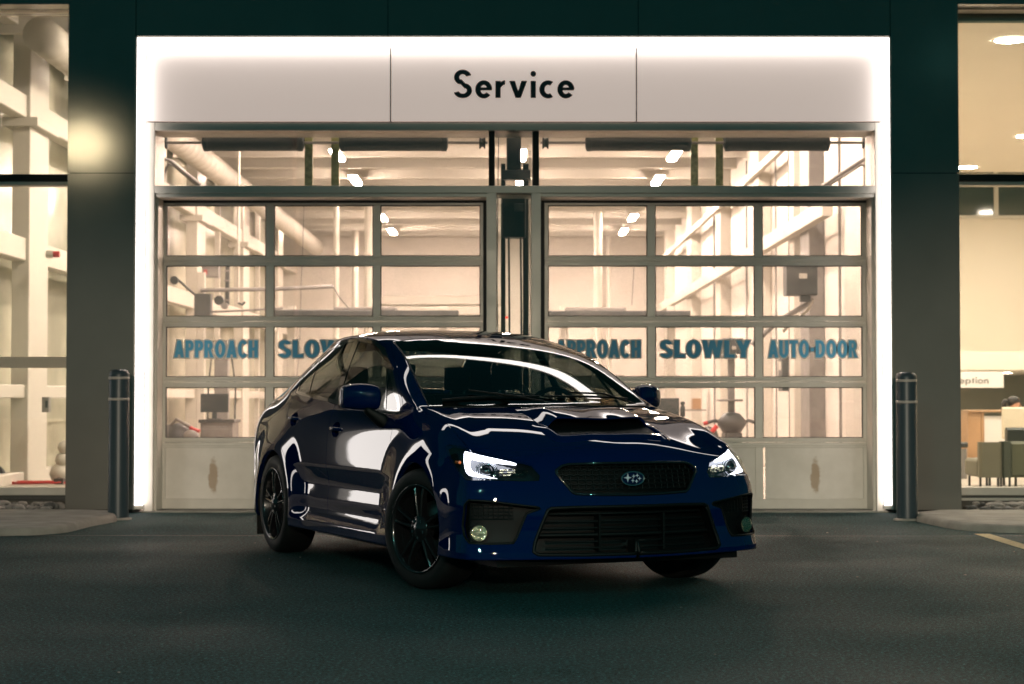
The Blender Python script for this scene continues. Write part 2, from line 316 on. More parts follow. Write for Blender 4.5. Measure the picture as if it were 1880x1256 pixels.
# ================================================================== lettering
class Glyphs:
    """capital and lower-case letters drawn from bars and rings, 1 unit = letter height"""
    def __init__(s, wx, wy): s.wx = wx; s.wy = wy
    def g(s, ch):
        x, y = s.wx, s.wy; P = lambda *p: ('p', list(p)); R = lambda *a: ('r', a); B = lambda x0, x1, y0, y1: ('p', [(x0, y0), (x1, y0), (x1, y1), (x0, y1)])
        sl = x * 1.02
        if ch == 'A': return .78, [P((0, 0), (sl, 0), (.39 + sl * .5, 1), (.39 - sl * .5, 1)), P((.78 - sl, 0), (.78, 0), (.39 + sl * .5, 1), (.39 - sl * .5, 1)), B(.2, .58, .18, .18 + y)]
        if ch in 'PR':
            L = [B(0, x, 0, 1), B(x - .01, .34, 1 - y, 1), B(x - .01, .34, .40, .40 + y), R(.34, .70, .30, .30, x * .95, y, -90, 90)]
            if ch == 'R': L.append(P((.30, .42), (.48, .46), (.72, 0), (.72 - x * 1.05, 0)))
            return (.64, L) if ch == 'P' else (.72, L)
        if ch == 'O': return .80, [R(.40, .5, .40, .515, x, y, 0, 360)]
        if ch == 'C': return .74, [R(.39, .5, .39, .515, x, y, 42, 318)]
        if ch == 'H': return .70, [B(0, x, 0, 1), B(.70 - x, .70, 0, 1), B(x - .01, .71 - x, .5 - y * .5, .5 + y * .5)]
        if ch == 'S': return .70, [R(.35, .735, .33, .275, x, y, 15, 250), R(.35, .265, .35, .275, x, y, 70, -165), P((.16, .60), (.30, .67), (.56, .40), (.42, .33))]
        if ch == 'L': return .58, [B(0, x, 0, 1), B(x - .01, .58, 0, y)]
        if ch == 'W':
            q = x * .92; return 1.12, [P((0, 1), (q, 1), (.30 + q * .5, 0), (.30 - q * .45, 0)), P((.56 - q * .5, 1), (.56 + q * .5, 1), (.30 + q * .5, 0), (.30 - q * .45, 0)), P((.56 - q * .5, 1), (.56 + q * .5, 1), (.82 + q * .45, 0), (.82 - q * .5, 0)), P((1.12 - q, 1), (1.12, 1), (.82 + q * .45, 0), (.82 - q * .5, 0))]
        if ch == 'Y': return .78, [P((0, 1), (sl, 1), (.39 + x * .5, .42), (.39 - x * .5, .40)), P((.78 - sl, 1), (.78, 1), (.39 + x * .5, .40), (.39 - x * .5, .42)), B(.39 - x * .5, .39 + x * .5, 0, .46)]
        if ch == 'U': return .72, [B(0, x, .34, 1), B(.72 - x, .72, .34, 1), R(.36, .35, .36, .365, x, y, 180, 360)]
        if ch == 'T': return .68, [B(0, .68, 1 - y, 1), B(.34 - x * .5, .34 + x * .5, 0, 1 - y + .01)]
        if ch == 'D': return .76, [B(0, x, 0, 1), B(x - .01, .36, 1 - y, 1), B(x - .01, .36, 0, y), R(.36, .5, .40, .5, x, y, -90, 90)]
        if ch == '-': return .34, [B(.02, .32, .36, .36 + y * 1.1)]
        # lower case, x-height .61
        if ch == 'e': return .64, [R(.32, .305, .32, .325, x, y, 0, 322), B(.10, .62, .27, .27 + y * .62)]
        if ch == 'c': return .56, [R(.33, .305, .33, .325, x, y, 55, 305)]
        if ch == 'o': return .66, [R(.33, .305, .33, .325, x, y, 0, 360)]
        if ch == 'r': return .40, [B(0, x, 0, .61), R(.37, .26, .30, .37, x * .6, y * .95, 90, 150)]
        if ch == 'v': return .68, [P((0, .61), (x * 1.1, .61), (.34 + x * .42, 0), (.34 - x * .5, 0)), P((.68 - x * 1.1, .61), (.68, .61), (.34 + x * .5, 0), (.34 - x * .42, 0))]
        if ch == 'i': return x + .02, [B(0.01, x + .01, 0, .61), R(x * .5 + .01, .86, .105, .105, .10, .10, 0, 360)]
        if ch == 'n': return .54, [B(0, x, 0, .61), R(.29, .34, .25, .29, x, y, 0, 150), B(.54 - x, .54, 0, .35)]
        if ch == 'p': return .66, [B(0, x, -.30, .61), R(.33, .305, .33, .325, x, y, 0, 360)]
        if ch == 't': return .34, [B(.10, .10 + x, 0, .84), B(0, .34, .61 - y * .8, .61)]
        return .3, []
def offc(poly, o):
    n = len(poly); area = sum(poly[i][0] * poly[(i + 1) % n][1] - poly[(i + 1) % n][0] * poly[i][1] for i in range(n)); sg = 1 if area > 0 else -1; out = []
    for i in range(n):
        a = Vector(poly[i - 1]); b = Vector(poly[i]); c = Vector(poly[(i + 1) % n]); d1 = (b - a).normalized(); d2 = (c - b).normalized()
        n1 = Vector((d1.y, -d1.x)) * sg; n2 = Vector((d2.y, -d2.x)) * sg; m = (n1 + n2); m.normalize(); k = min(1.6, 1 / max(.4, m.dot(n1))); out.append(tuple(b + m * k * o))
    return out
def word(text, name, parent, x0, x1, z0, h, Y, mat, wx=.24, wy=.17, gap=.10, grow=0., depth=.0015, asp=None):
    """letters facing -y between x0 and x1, baseline z0, cap height h"""
    G = Glyphs(wx, wy); adv = []; tot = 0
    for ch in text: w, _ = G.g(ch); adv.append(tot); tot += w + gap
    tot -= gap; sx = (x1 - x0) / tot; out = []
    for ch, a in zip(text, adv):
        mb = MB(); w, prims = G.g(ch); lay = 0
        for kind, d in prims:
            lay += 1; yy = Y - .00025 * lay; o = grow
            if kind == 'p':
                pl = [(x0 + (a + p[0]) * sx, z0 + p[1] * h) for p in d]
                if o: pl = offc(pl, o)
                polys = [pl]
            else:
                cx, cy, rx, ry, tx, ty, a0, a1 = d; X = x0 + (a + cx) * sx; Z = z0 + cy * h; RX, RZ = rx * sx + o, ry * h + o; IX, IZ = max(0.0002, (rx - tx) * sx - o), max(.0002, (ry - ty) * h - o)
                if a1 < a0: a0, a1 = a1, a0
                if o and a1 - a0 < 360: a0 -= degrees_(o / RZ) * .8; a1 += degrees_(o / RZ) * .8
                n = max(6, int((a1 - a0) / 10)); polys = []
                for i in range(n):
                    t0 = radians(a0 + (a1 - a0) * i / n); t1 = radians(a0 + (a1 - a0) * (i + 1) / n)
                    polys.append([(X + RX * cos(t0), Z + RZ * sin(t0)), (X + RX * cos(t1), Z + RZ * sin(t1)), (X + IX * cos(t1), Z + IZ * sin(t1)), (X + IX * cos(t0), Z + IZ * sin(t0))])
            for pl in polys:
                n = len(pl); mb.add([(p[0], yy, p[1]) for p in pl] + [(p[0], Y + depth, p[1]) for p in pl], [list(range(n))] + [[i, (i + 1) % n, n + (i + 1) % n, n + i] for i in range(n)], mat)
        if prims: out.append(mb)
    # one object per word
    W_ = MB()
    for mb in out: W_.add(mb.v, mb.f, mat)
    o = W_.build(name, parent); o['kind'] = 'stuff' if False else o.get('kind', 'thing'); del o['kind']
    return o
def degrees_(r): return r * 180 / pi
# ================================================================== THE BUILDING FRONT
BLD = thing('dealership_building', 'car dealership front with dark grey metal cladding around a lit white Service portal', 'building', (0, 17.1, 0))
BI = Matrix.Translation((0, -17.1, 0))
def part(mb, name, parent=BLD, label=None):
    """meshes are written in world metres, the building stands at y = 17.1"""
    if parent is BLD or parent.get('_b'): mb.v = [(x, y - 17.1, z) for x, y, z in mb.v]
    o = mb.build(name, parent)
    if label: o['label'] = label
    return o
YP = 16.90            # front of the cladding
X_ = lambda px, Y=YP: AX(px, Y); Z_ = lambda py, Y=YP: AZ(py, Y)
def clad(x0, x1, z0, z1, y1=17.30, label=None):
    return part(MB().bbox(x0 + .0035, x1 - .0035, YP, y1, z0 + .0035, z1 - .0035, .002, M_clad), 'cladding_panel', label=label)
TOP = 6.6; zj = Z_(318); zt = Z_(67)
xl0, xl1 = X_(121), X_(246); xr0, xr1 = X_(1638), X_(1764)
clad(xl0, xl1, Z_(936), zj, label='lower cladding panel left of the portal'); clad(xl0, xl1, zj, TOP)
clad(xr0, xr1, Z_(937), zj, label='lower cladding panel right of the portal'); clad(xr0, xr1, zj, TOP)
for a, b in ((246, 711), (711, 1173), (1173, 1638)): clad(X_(a), X_(b), zt, TOP, 17.2)
part(MB().box(xl0 + .02, xl1 - .01, YP + .02, 17.29, .0, TOP, M_clad_s).box(xr0 + .01, xr1 - .02, YP + .02, 17.29, .0, TOP, M_clad_s).box(xl0 + .02, xr1 - .02, YP + .03, 17.19, zt + .02, TOP, M_clad_s), 'cladding_backing')
clad(-16, AX(-158, 17.1), .03, AZ(9, 17.0), 17.4, label='cladding pier left of the side window')
# lit parapet band above the portal
part(MB().bbox(-6.5, 6.5, 16.86, 17.2, TOP + .30, TOP + .80, .01, M_para), 'parapet_light', label='lit parapet band above the portal')
part(MB().bbox(-6.5, 6.5, 16.84, 17.2, TOP + .84, TOP + 1.0, .005, M_clad), 'parapet_cap'); part(MB().bbox(-6.5, 6.5, 16.80, 17.2, TOP + .004, TOP + .14, .005, M_alu), 'parapet_ledge')
for x_ in (-4.4, -1.3, 1.3, 4.4): part(MB().bbox(x_ - .06, x_ + .06, 16.82, 17.0, TOP - .7, TOP + .002, .004, M_alu), 'parapet_bracket')
# far fascia above the side windows
for a, b in ((-16, xl0), (xr1, 16)): part(MB().bbox(a, b, 16.97, 17.5, AZ(9, 17.0), TOP, .003, M_clad), 'fascia_panel')
# light channel round the portal
xa, xb = X_(248.5), X_(264.5); xc, xd = X_(1621.5), X_(1636); z0 = Z_(928); z1 = Z_(86.5); z2 = Z_(69.5)
part(MB().box(xa, xb, YP + .002, YP + .06, z0, z2, M_strip), 'light_strip', label='vertical light strip left of the door portal')
part(MB().box(xc, xd, YP + .002, YP + .06, z0, z2, M_strip), 'light_strip', label='vertical light strip right of the door portal')
part(MB().box(xb, xc, YP + .002, YP + .06, z1, z2, M_strip), 'light_strip', label='horizontal light strip over the Service sign')
for a_, b_ in ((xa, xb), (xc, xd)): part(MB().box(a_, b_, YP + .008, YP + .06, Z_(935), z0, M_alu), 'light_strip_foot')
for a_, b_ in ((xl1 - .003, xa), (xd, xr0 + .003)): part(MB().box(a_, b_, YP + .004, 17.3, .03, zt, M_alu), 'light_channel_side')
# sign panels, set back behind the strip
YS = 17.0
for k, (a, b) in enumerate(((265.5, 716), (716, 1169.5), (1169.5, 1621))):
    o = part(MB().bbox(AX(a, YS) + .006, AX(b, YS) - .006, YS, YS + .05, AZ(222, YS), AZ(88, YS), .0, M_signl), 'sign_panel', label=('blank left third of the lit sign', 'middle third of the lit sign, reads Service', 'blank right third of the lit sign')[k])
    if k == 1: SGN = o
for p_ in (716, 1169.5): part(MB().box(AX(p_, YS) - .0045, AX(p_, YS) + .0045, YS - .0012, YS + .045, AZ(222, YS), AZ(88, YS), M_gasket), 'panel_joint')
part(MB().box(AX(262, YS), AX(1624, YS), YS + .052, 17.25, AZ(226, YS), AZ(68, YS), M_clad_s), 'sign_backing')
zb_ = AZ(180, YS); hh = AZ(128.5, YS) - zb_
o = word('Service', 'lettering', SGN, AX(832, YS), AX(1055, YS), zb_, hh, YS - .004 - 17.1, M_letter, wx=.20, wy=.165, gap=.115, depth=.007)
# aluminium frame of portal
YF = 17.02
for a_, b_ in ((xb, xb + .008), (xc - .008, xc)): part(MB().box(a_, b_, YP + .002, YP + .012, z0, z1, M_gasket), 'strip_gasket')
part(MB().box(xb + .008, xc - .008, YP + .002, YP + .012, z1 - .008, z1, M_gasket), 'strip_gasket')
def bar(px0, px1, py0, py1, y0=YF, y1=17.5, mat=None, name='frame_bar', b=.004):
    return part(MB().bbox(AX(px0, y0), AX(px1, y0), y0, y1, AZ(py1, y0), AZ(py0, y0), b, mat or M_alu), name)
bar(265.5, 282, 225, 938.5); bar(1608.5, 1621.5, 225, 938.5)
bar(282, 1608.5, 225, 239.5, YF + .004); bar(282, 1608.5, 341, 354.5, YF + .004)
bar(284, 897, 355, 362, YF + .02); bar(990, 1607, 355, 362, YF + .02)
for a, b in ((893, 911.5), (975.5, 993)): bar(a, b, 354.5, 938, YF + .006)
for a, b in ((897, 908), (978, 990)): bar(a, b, 239.5, 341, YF + .05, mat=M_gasket)
# jamb reveals
for a, b in ((282, 289), (1601, 1608)): bar(a, b, 355, 938, YF + .06, mat=M_alu)
for a, b in ((289, 298), (1594, 1602), (887, 895), (991, 1000)): bar(a, b, 362, 938, 17.32, 17.42, mat=M_gasket)
for a, b in ((289, 893), (993, 1602)): bar(a, b, 360, 372, 17.32, 17.42, mat=M_gasket)
def pane(px0, px1, py0, py1, Y, mat, name='window_pane', parent=BLD):
    return part(MB().box(AX(px0, Y), AX(px1, Y), Y, Y + .008, AZ(py1, Y), AZ(py0, Y), mat), name, parent)
for a, b in ((281, 899), (906, 980), (988, 1609)): pane(a, b, 237, 343, YF + .09, M_pane_t)
pane(909, 978, 352, 940, YF + .09, M_pane_c)
# side shopfronts
YW = 17.25
for sgn, e in ((0, -16.0), (1, 16.0)):
    a_px, b_px = ((-160, 124) if sgn == 0 else (1761, 3300)); xa_, xb_ = AX(a_px, YW), AX(b_px, YW)
    part(MB().bbox(xa_, xb_, YW - .05, YW + .10, AZ(333, YW), AZ(321, YW), .003, M_gasket), 'transom_bar')
    part(MB().bbox(xa_, xb_, YW - .04, YW + .12, AZ(341, YW), AZ(334.5, YW), .003, M_alu), 'transom_bar')
    part(MB().bbox(xa_, xb_, YW - .04, YW + .12, AZ(909, YW), AZ(894.5, YW), .004, M_alu), 'window_sill')
    part(MB().box(xa_, xb_, YW - .005, YW + .12, AZ(914, YW), AZ(909.5, YW), M_alud), 'sill_shadow_strip')
    part(MB().bbox(xa_, xb_, YW - .03, YW + .12, AZ(919, YW), AZ(914, YW), .003, M_alu if sgn else M_alud), 'sill_flashing')
    part(MB().box(xa_, xb_, YW + .0, YW + .15, -.05, AZ(919, YW) + .002, M_found), 'foundation_wall')
    part(MB().bbox(xa_, xb_, YW - .04, YW + .12, AZ(20, YW), AZ(11, YW), .003, M_alu), 'head_bar')
    part(MB().box(xa_, xb_, YW + .03, YW + .038, AZ(894.5, YW), AZ(341, YW), M_clean), 'window_pane')
    part(MB().box(xa_, xb_, YW + .03, YW + .038, AZ(321, YW), AZ(20, YW), M_clean), 'window_pane')
part(MB().bbox(AX(1764, YW), AX(3300, YW), YW + .14, YW + .25, AZ(33, YW), AZ(11, YW), .01, pbr('roller_blind', (.10, .15, .12), .8)), 'roller_blind')
part(MB().box(AX(-160, YW), AX(124, YW), YW + .022, YW + .028, AZ(675.5, YW), AZ(655, YW), pbr('frosted_film', (.60, .53, .43), .7)), 'frosted_band')
# the next portal of the same building, left of the frame (mirrored in the car's doors)
PT = thing('entrance_portal', 'white lit entrance portal further left on the same front', 'portal', (-7.9, 16.9, 0))
for x0_, x1_, a_, b_ in ((-1.5, -1.08, .2, 3.2), (1.08, 1.5, .2, 3.2), (-1.5, 1.5, 3.2, 3.6)): MB().bbox(x0_, x1_, -.10, .2, a_, b_, .01, M_port).build('lit_frame', PT)
MB().bbox(-1.08, 1.08, .0, .05, 0, 3.2, .01, M_gasket).build('door_leaf', PT)
# ------------------------------------------------------------------ overhead doors
YD = 17.36
def door(c0, label, cols, x0, x1, words):
    xc = AX(.5 * (x0 + x1), YD); D = thing('overhead_door', label, 'garage door', (xc, YD, 0), group='overhead service doors')
    def P(mb, name, par=D, lab=None):
        mb.v = [(x - xc, y - YD, z) for x, y, z in mb.v]; o = mb.build(name, par)
        if lab: o['label'] = lab
        return o
    A = lambda p, Y=YD: AX(p, Y); Zz = lambda p, Y=YD: AZ(p, Y)
    rails = [(370, 377), (470, 479), (479.6, 488), (581, 590), (590.6, 600), (692, 701), (701.6, 711), (804, 812), (812.6, 822), (916, 936)]
    for a, b in rails:
        P(MB().bbox(A(x0), A(x1), YD, YD + .045, Zz(b), Zz(a), .003, M_alu), 'rail')
        if b - a < 11 and a > 400: P(MB().bbox(A(x0), A(x1), YD - .006, YD + .001, Zz(b) + .018, Zz(a) - .014, .003, M_alu), 'rail_rib')
    rows = [(377, 470), (488, 581), (600, 692), (711, 804), (822, 916)]
    edges = [x0] + [v for c in cols for v in c] + [x1]
    for r0, r1 in rows:
        for i in range(0, len(edges), 2):
            a, b = edges[i], edges[i + 1]
            P(MB().bbox(A(a), A(b), YD + .003, YD + .04, Zz(r1), Zz(r0), .003, M_alu), 'stile')
    g_ = 0
    for ri, (r0, r1) in enumerate(rows):
        for ci, (a, b) in enumerate(cols):
            X0, X1, Z0, Z1 = A(a), A(b), Zz(r1), Zz(r0); t = .007
            P(MB().box(X0, X1, YD + .008, YD + .03, Z0, Z0 + t, M_gasket).box(X0, X1, YD + .008, YD + .03, Z1 - t, Z1, M_gasket).box(X0, X0 + t, YD + .008, YD + .03, Z0 + t, Z1 - t, M_gasket).box(X1 - t, X1, YD + .008, YD + .03, Z0 + t, Z1 - t, M_gasket), 'gasket') if ri < 4 else None
            if ri < 4:
                pn = P(MB().box(X0 + .004, X1 - .004, YD + .018, YD + .024, Z0 + .004, Z1 - .004, M_pane), 'glass_pane')
                if ri == 2:
                    w, wa, wb = words[ci]; zz = Zz(656.5); h_ = Zz(625) - zz
                    lo = A(wa) - xc; hi = A(wb) - xc
                    word(w, 'lettering_outline', pn, lo, hi, zz, h_, .0165, M_white_v, wx=.27, wy=.19, gap=.09, grow=.012, depth=.0008)
                    q = word(w, 'lettering', pn, lo, hi, zz, h_, .0145, M_blue, wx=.27, wy=.19, gap=.09, depth=.0006); q['label'] = 'blue word ' + w
            else:
                pm = MB().box(X0, X1, YD + .012, YD + .02, Z0, Z1, M_bpan)
                cx_ = .5 * (X0 + X1); cz_ = Z0 + (Z1 - Z0) * .45
                # own origin so that the stain sits on each panel
                pm.v = [(x - cx_, y - YD, z - cz_) for x, y, z in pm.v]; o = pm.build('bottom_panel', D); o.location = (cx_ - xc + .02 * (ci - 1), 0, cz_)
    P(MB().bbox(A(x0 + 2), A(x1 - 2), YD + .004, YD + .05, .012, Zz(936), .004, M_gasket), 'bottom_seal')
    for xx in (.5 * (x0 + x1) - 42, .5 * (x0 + x1) + 55): pass
    return D
door(0, 'left glazed overhead door behind the car roof, its words partly hidden', [(304.5, 487.5), (502.5, 684.5), (698.5, 881.5)], 297, 889, [('APPROACH', 319, 473), ('SLOWLY', 511, 677), ('AUTO-DOOR', 708, 873)])
door(1, 'right glazed overhead door with APPROACH SLOWLY AUTO-DOOR on its middle row', [(1006.5, 1188.5), (1203.5, 1386), (1400.5, 1583.5)], 999, 1595, [('APPROACH', 1021, 1176), ('SLOWLY', 1212, 1378), ('AUTO-DOOR', 1411, 1575)])
# ------------------------------------------------------------------ bollards
M_boll = pbr('slate_blue_sleeve', (.040, .060, .072), .40, noise=.06, nscale=5)
M_tape = pbr('reflective_tape', (.46, .42, .38), .45)
for px, Y, top, lab in ((219, 16.0, 678, 'slate blue bollard with two pale bands left of the service portal'), (1663.5, 15.9, 683, 'slate blue bollard with two pale bands right of the service portal')):
    B = thing('bollard', lab, 'bollard', (AX(px, Y), Y, 0), group='bollards flanking the service portal')
    h = AZ(top, Y); r = .089
    MB().lathe([(r, 0), (r, h - .055), (r * .97, h - .035), (r * .86, h - .015), (r * .6, h - .003), (0, h)], n=36, mat=M_boll).build('sleeve', B)
    for p in (top + 16, top + 55):
        z = AZ(p, Y); MB().lathe([(r + .0003, z - .011), (r + .0022, z - .010), (r + .0022, z + .010), (r + .0003, z + .011)], n=36, mat=M_tape).build('reflective_band', B)
    MB().lathe([(r + .03, 0), (r + .025, .012), (r, .018)], n=24, mat=M_conc).build('footing', B)
# ================================================================== WORKSHOP SEEN THROUGH THE DOORS
XL, XR, YB, CZ = -5.55, 3.95, 47.0, 5.6
def S_(mb, name, label=None):
    o = struct(mb.build(name)); 
    if label: o['label'] = label
    return o
S_(MB().box(-5.9, 4.5, 17.75, YB, -.005, .0, M_ifloor), 'floor', 'pale workshop floor')
S_(MB().box(-5.9, XR + .2, YB, YB + .2, -.0, CZ, M_iwall), 'wall', 'far workshop wall')
S_(MB().box(XR, XR + .08, 17.55, YB, 0, CZ, M_iwall), 'wall', 'right workshop wall')
S_(MB().box(-5.9, XR, 17.5, YB, CZ, CZ + .1, M_deck), 'ceiling', 'corrugated workshop ceiling deck')
S_(MB().box(-3.4, XR, 17.30, 17.5, AZ(236, 17.4), 6.5, M_iwall), 'lintel_wall')
for k in range(21):
    y = 18.9 + k * 1.5; mb = MB(); mb.box(-5.7, XR, y - .04, y + .04, 5.46, 5.50, M_steelw); mb.box(-5.7, XR, y - .04, y + .04, 5.10, 5.13, M_steelw)
    mb.box(-5.7, XR, y - .006, y + .006, 5.13, 5.46, M_steelw)
    S_(mb, 'roof_joist')
mb = MB()
for k in range(70): mb.box(-5.7, XR, 17.8 + k * .46, 17.98 + k * .46, CZ - .045, CZ - .001, M_deck)
stuff(mb.build('deck_ribs'))
# ceiling lights
M_fix = pbr('white_fixture', (.75, .73, .7), .4)
n_l = 0
ORD = ('nearest', 'second', 'third', 'fourth', 'fifth', 'sixth', 'seventh', 'eighth', 'farthest')
for x, rown in ((-5.0, 'beside the left glazed wall'), (-2.85, 'behind the left door'), (.15, 'behind the door opener'), (2.65, 'behind the right door')):
    for k in range(1 if x < -4 else 0, 8):
        y = 19.6 + k * 3.45
        L = thing('ceiling_light', ORD[k] + ' ceiling light in the row ' + rown, 'ceiling light', (x, y, 5.02), group='workshop ceiling lights')
        MB().bbox(-.09, .09, -.62, .62, .0, .05, .01, M_fix).build('housing', L); MB().bbox(-.07, .07, -.60, .60, -.028, -.001, .008, M_tube).build('tube', L)
# left glazed wall: columns, rails, dark night panes
S_(MB().box(XL - .5, XL - .45, 17.4, YB, 0, CZ, M_win), 'wall', 'dark glazed left wall of the workshop at night')
for y in (21.2, 26.8, 32.3, 37.8, 43.4):
    C = thing('steel_column', 'white steel column of the glazed workshop side wall', 'column', (XL, y, 0), group='columns of the glazed side wall')
    MB().bbox(-.10, .10, -.42, .42, 0, CZ, .01, M_steelw).build('shaft', C); MB().bbox(-.2, .2, -.5, .5, 4.12, 4.22, .01, M_steelw).build('bracket', C)
for z0, z1 in ((.0, .22), (1.05, 1.20), (2.60, 2.86), (4.22, 4.48), (5.2, 5.5)):
    S_(MB().bbox(XL - .12, XL + .06, 17.45, YB, z0, z1, .01, M_steelw), 'wall_rail')
for y in (19.0, 23.9, 29.5, 35.0, 40.5): S_(MB().bbox(XL - .1, XL, y - .05, y + .05, 0, CZ, .006, M_steelw), 'wall_mullion')
# right wall ribs and ledges
for y, w, m in ((20.2, .55, M_steelw), (23.6, .35, M_mgrey), (24.7, .2, M_steelw), (28.5, .5, M_steelw), (33.5, .3, M_steelw), (39.0, .5, M_steelw), (45.0, .3, M_steelw)):
    S_(MB().bbox(XR - .20, XR, y - w, y + w, 0, CZ, .01, m), 'pilaster')
for z, d, h_ in ((3.38, .12, .20), (4.55, .08, .12)): S_(MB().bbox(XR - d - .2, XR - .2, 21.5, 46, z - h_, z, .01, M_steelw), 'wall_ledge')
# spiral duct
mb = MB(); dx, dz = AX(70, 19.2), AZ(63, 19.2); R_ = .19
prof = []
k = 0; y = 19.2
while y < 46:
    prof += [(R_, y), (R_, y + .36), (R_ + .006, y + .37), (R_ + .006, y + .39)]; y += .40
mb.lathe([(.001, 19.2)] + prof, 'y', c=(dx, 0, dz), n=28, mat=M_steelw)
D = thing('air_duct', 'long white round ventilation duct under the workshop ceiling', 'duct', (0, 0, 0)); mb.build('duct_run', D)
MB().bbox(dx + .12, dx + .27, 20.9, 21.35, dz - .12, dz + .06, .01, M_mgrey).build('grille', D)
for y_ in (20.4, 24.4, 28.4): MB().tube([(dx, y_, dz + R_), (dx, y_, CZ)], .008, 6, M_mgrey).build('hanger', D)
# torsion springs, shafts and brackets over each door
YT = 17.68
for i, (a, b, br, ends, lab) in enumerate((((370, 557), (622, 822), ((557, 572), (606, 621)), (289, 895), 'black torsion spring shaft above the left overhead door'), ((1075, 1270), (1330, 1525), ((1270, 1284), (1316, 1330)), (992, 1601), 'black torsion spring shaft above the right overhead door'))):
    T = thing('torsion_shaft', lab, 'spring shaft', (AX(.5 * (a[0] + b[1]), YT), YT, AZ(262, YT))); ox = T.location.x
    MB().cyl((AX(ends[0], YT) - ox, 0, 0), (AX(ends[1], YT) - ox, 0, 0), .014, 10, M_mgrey).build('shaft', T)
    for p, q in (a, b):
        n = 30; P_ = []; x0, x1 = AX(p, YT) - ox, AX(q, YT) - ox
        prof = [(.05, x0), (.085, x0 + .015), (.085, x0 + .06)]
        k = x0 + .07
        while k < x1 - .07: prof += [(.079, k), (.084, k + .008), (.079, k + .016)]; k += .018
        prof += [(.085, x1 - .06), (.085, x1 - .015), (.05, x1)]
        MB().lathe(prof, 'x', n=20, mat=M_gasket).build('spring', T)
    for p, q in br: MB().bbox(AX(p, YT) - ox, AX(q, YT) - ox, .05, .07, -.50, .10, .002, M_mbr).build('bearing_bracket', T)
    for e in ends: x = AX(e, YT) - ox + (.05 if e == ends[0] else -.05); MB().lathe([(.0, -.03), (.06, -.03), (.06, -.018), (.045, -.01), (.045, .01), (.06, .018), (.06, .03), (0, .03)], 'x', c=(x, 0, 0), n=20, mat=M_gasket).build('cable_drum', T)
# opener between the doors
OP = thing('door_opener', 'black door opener motor and chain rails between the two doors', 'door opener', (AX(943, 17.62), 17.62, 0)); ox = OP.location.x
A = lambda p: AX(p, 17.62) - ox; Zq = lambda p: AZ(p, 17.62)
MB().bbox(A(930), A(957), -.02, .14, Zq(322), Zq(240), .01, M_gasket).build('motor_housing', OP)
MB().bbox(A(922), A(974), -.03, .12, Zq(330), Zq(312), .01, M_mdark).build('mounting_plate', OP)
MB().bbox(A(921), A(966), -.05, .16, Zq(436), Zq(357), .012, M_gasket).build('gear_box', OP)
MB().bbox(A(944), A(962), -.075, -.052, Zq(389), Zq(375), .006, M_mdark).build('cover_plate', OP)
for p, q in ((919.5, 928), (960, 971)): MB().bbox(A(p), A(q), .02, .10, .1, Zq(300), .006, M_gasket).build('guide_rail', OP)
for p in (934, 956): MB().tube([(A(p), .05, .1), (A(p) + .008, .05, 1.6), (A(p), .05, Zq(434))], .010, 6, M_mdark).build('pull_rod', OP)
mb = MB()
for k in range(90):
    z = Zq(620) + k * .020; mb.box(A(973) - .006, A(973) + .006, -.002, .004, z, z + .013, M_mgrey)
o = mb.build('chain', OP); o['kind'] = 'stuff'
MB().tube([(A(913), .04, .2), (A(914), .04, 1.4), (A(912.5), .04, 2.2), (A(915), .04, Zq(250))], .005, 6, M_mdark).build('cable', OP)
MB().lathe([(0, -.01), (.012, -.01), (.012, .0), (0, .004)], 'y', c=(A(930.5), .0, Zq(583)), n=12, mat=emis('red_indicator', (1, .05, .03), 3)).build('indicator_lamp', OP)
# workshop equipment
def eq(name, label, cat, x, y, z=0, grp=None): return thing(name, label, cat, (x, y, z), group=grp)
# monitor on a cabinet, left
Y = 22.5; q = lambda p, Y=Y: AX(p, Y)
E1 = eq('tool_cabinet', 'grey cabinet behind the left door, lower left pane', 'cabinet', q(405), Y)
MB().bbox(-.20, .19, -.25, .25, 0, AZ(776, Y), .01, M_mgrey).build('carcass', E1); MB().bbox(-.22, .21, -.27, .27, AZ(776, Y), AZ(770, Y), .008, M_mdark).build('top', E1)
for k in range(3): MB().bbox(-.18, .17, -.262, -.251, .12 + k * .2, .28 + k * .2, .004, M_mgrey).build('drawer_front', E1)
E2 = eq('monitor', 'dark computer monitor standing on the grey workshop cabinet', 'monitor', q(394.5), Y, AZ(770, Y))
MB().bbox(-.168, .168, -.02, .02, AZ(757, Y) - AZ(770, Y), AZ(723, Y) - AZ(770, Y), .006, M_scr).build('screen', E2); MB().bbox(-.03, .03, 0, .03, 0, .12, .004, M_mdark).bbox(-.09, .09, -.06, .06, 0, .012, .003, M_mdark).build('stand', E2)
E3 = eq('wheel_balancer', 'dark rounded wheel balancer with red handle left of the monitor cabinet', 'workshop machine', q(345), Y - .6)
MB().lathe([(.0, 0), (.24, 0), (.26, .3), (.24, .62), (.15, .73), (0, .76)], n=24, mat=M_mdark).build('hood', E3)
MB().tube([(-.10, -.1, .70), (.0, -.15, .80), (.16, -.15, .72), (.26, -.12, .60)], .02, 8, M_mgrey).build('arm', E3); MB().cyl((.16, -.16, .70), (.28, -.16, .66), .022, 10, M_redp).build('handle', E3)
MB().lathe([(.0, -.03), (.09, -.03), (.10, 0), (.09, .03), (0, .03)], 'y', c=(.18, -.2, .58), n=20, mat=M_mgrey).build('flange', E3)
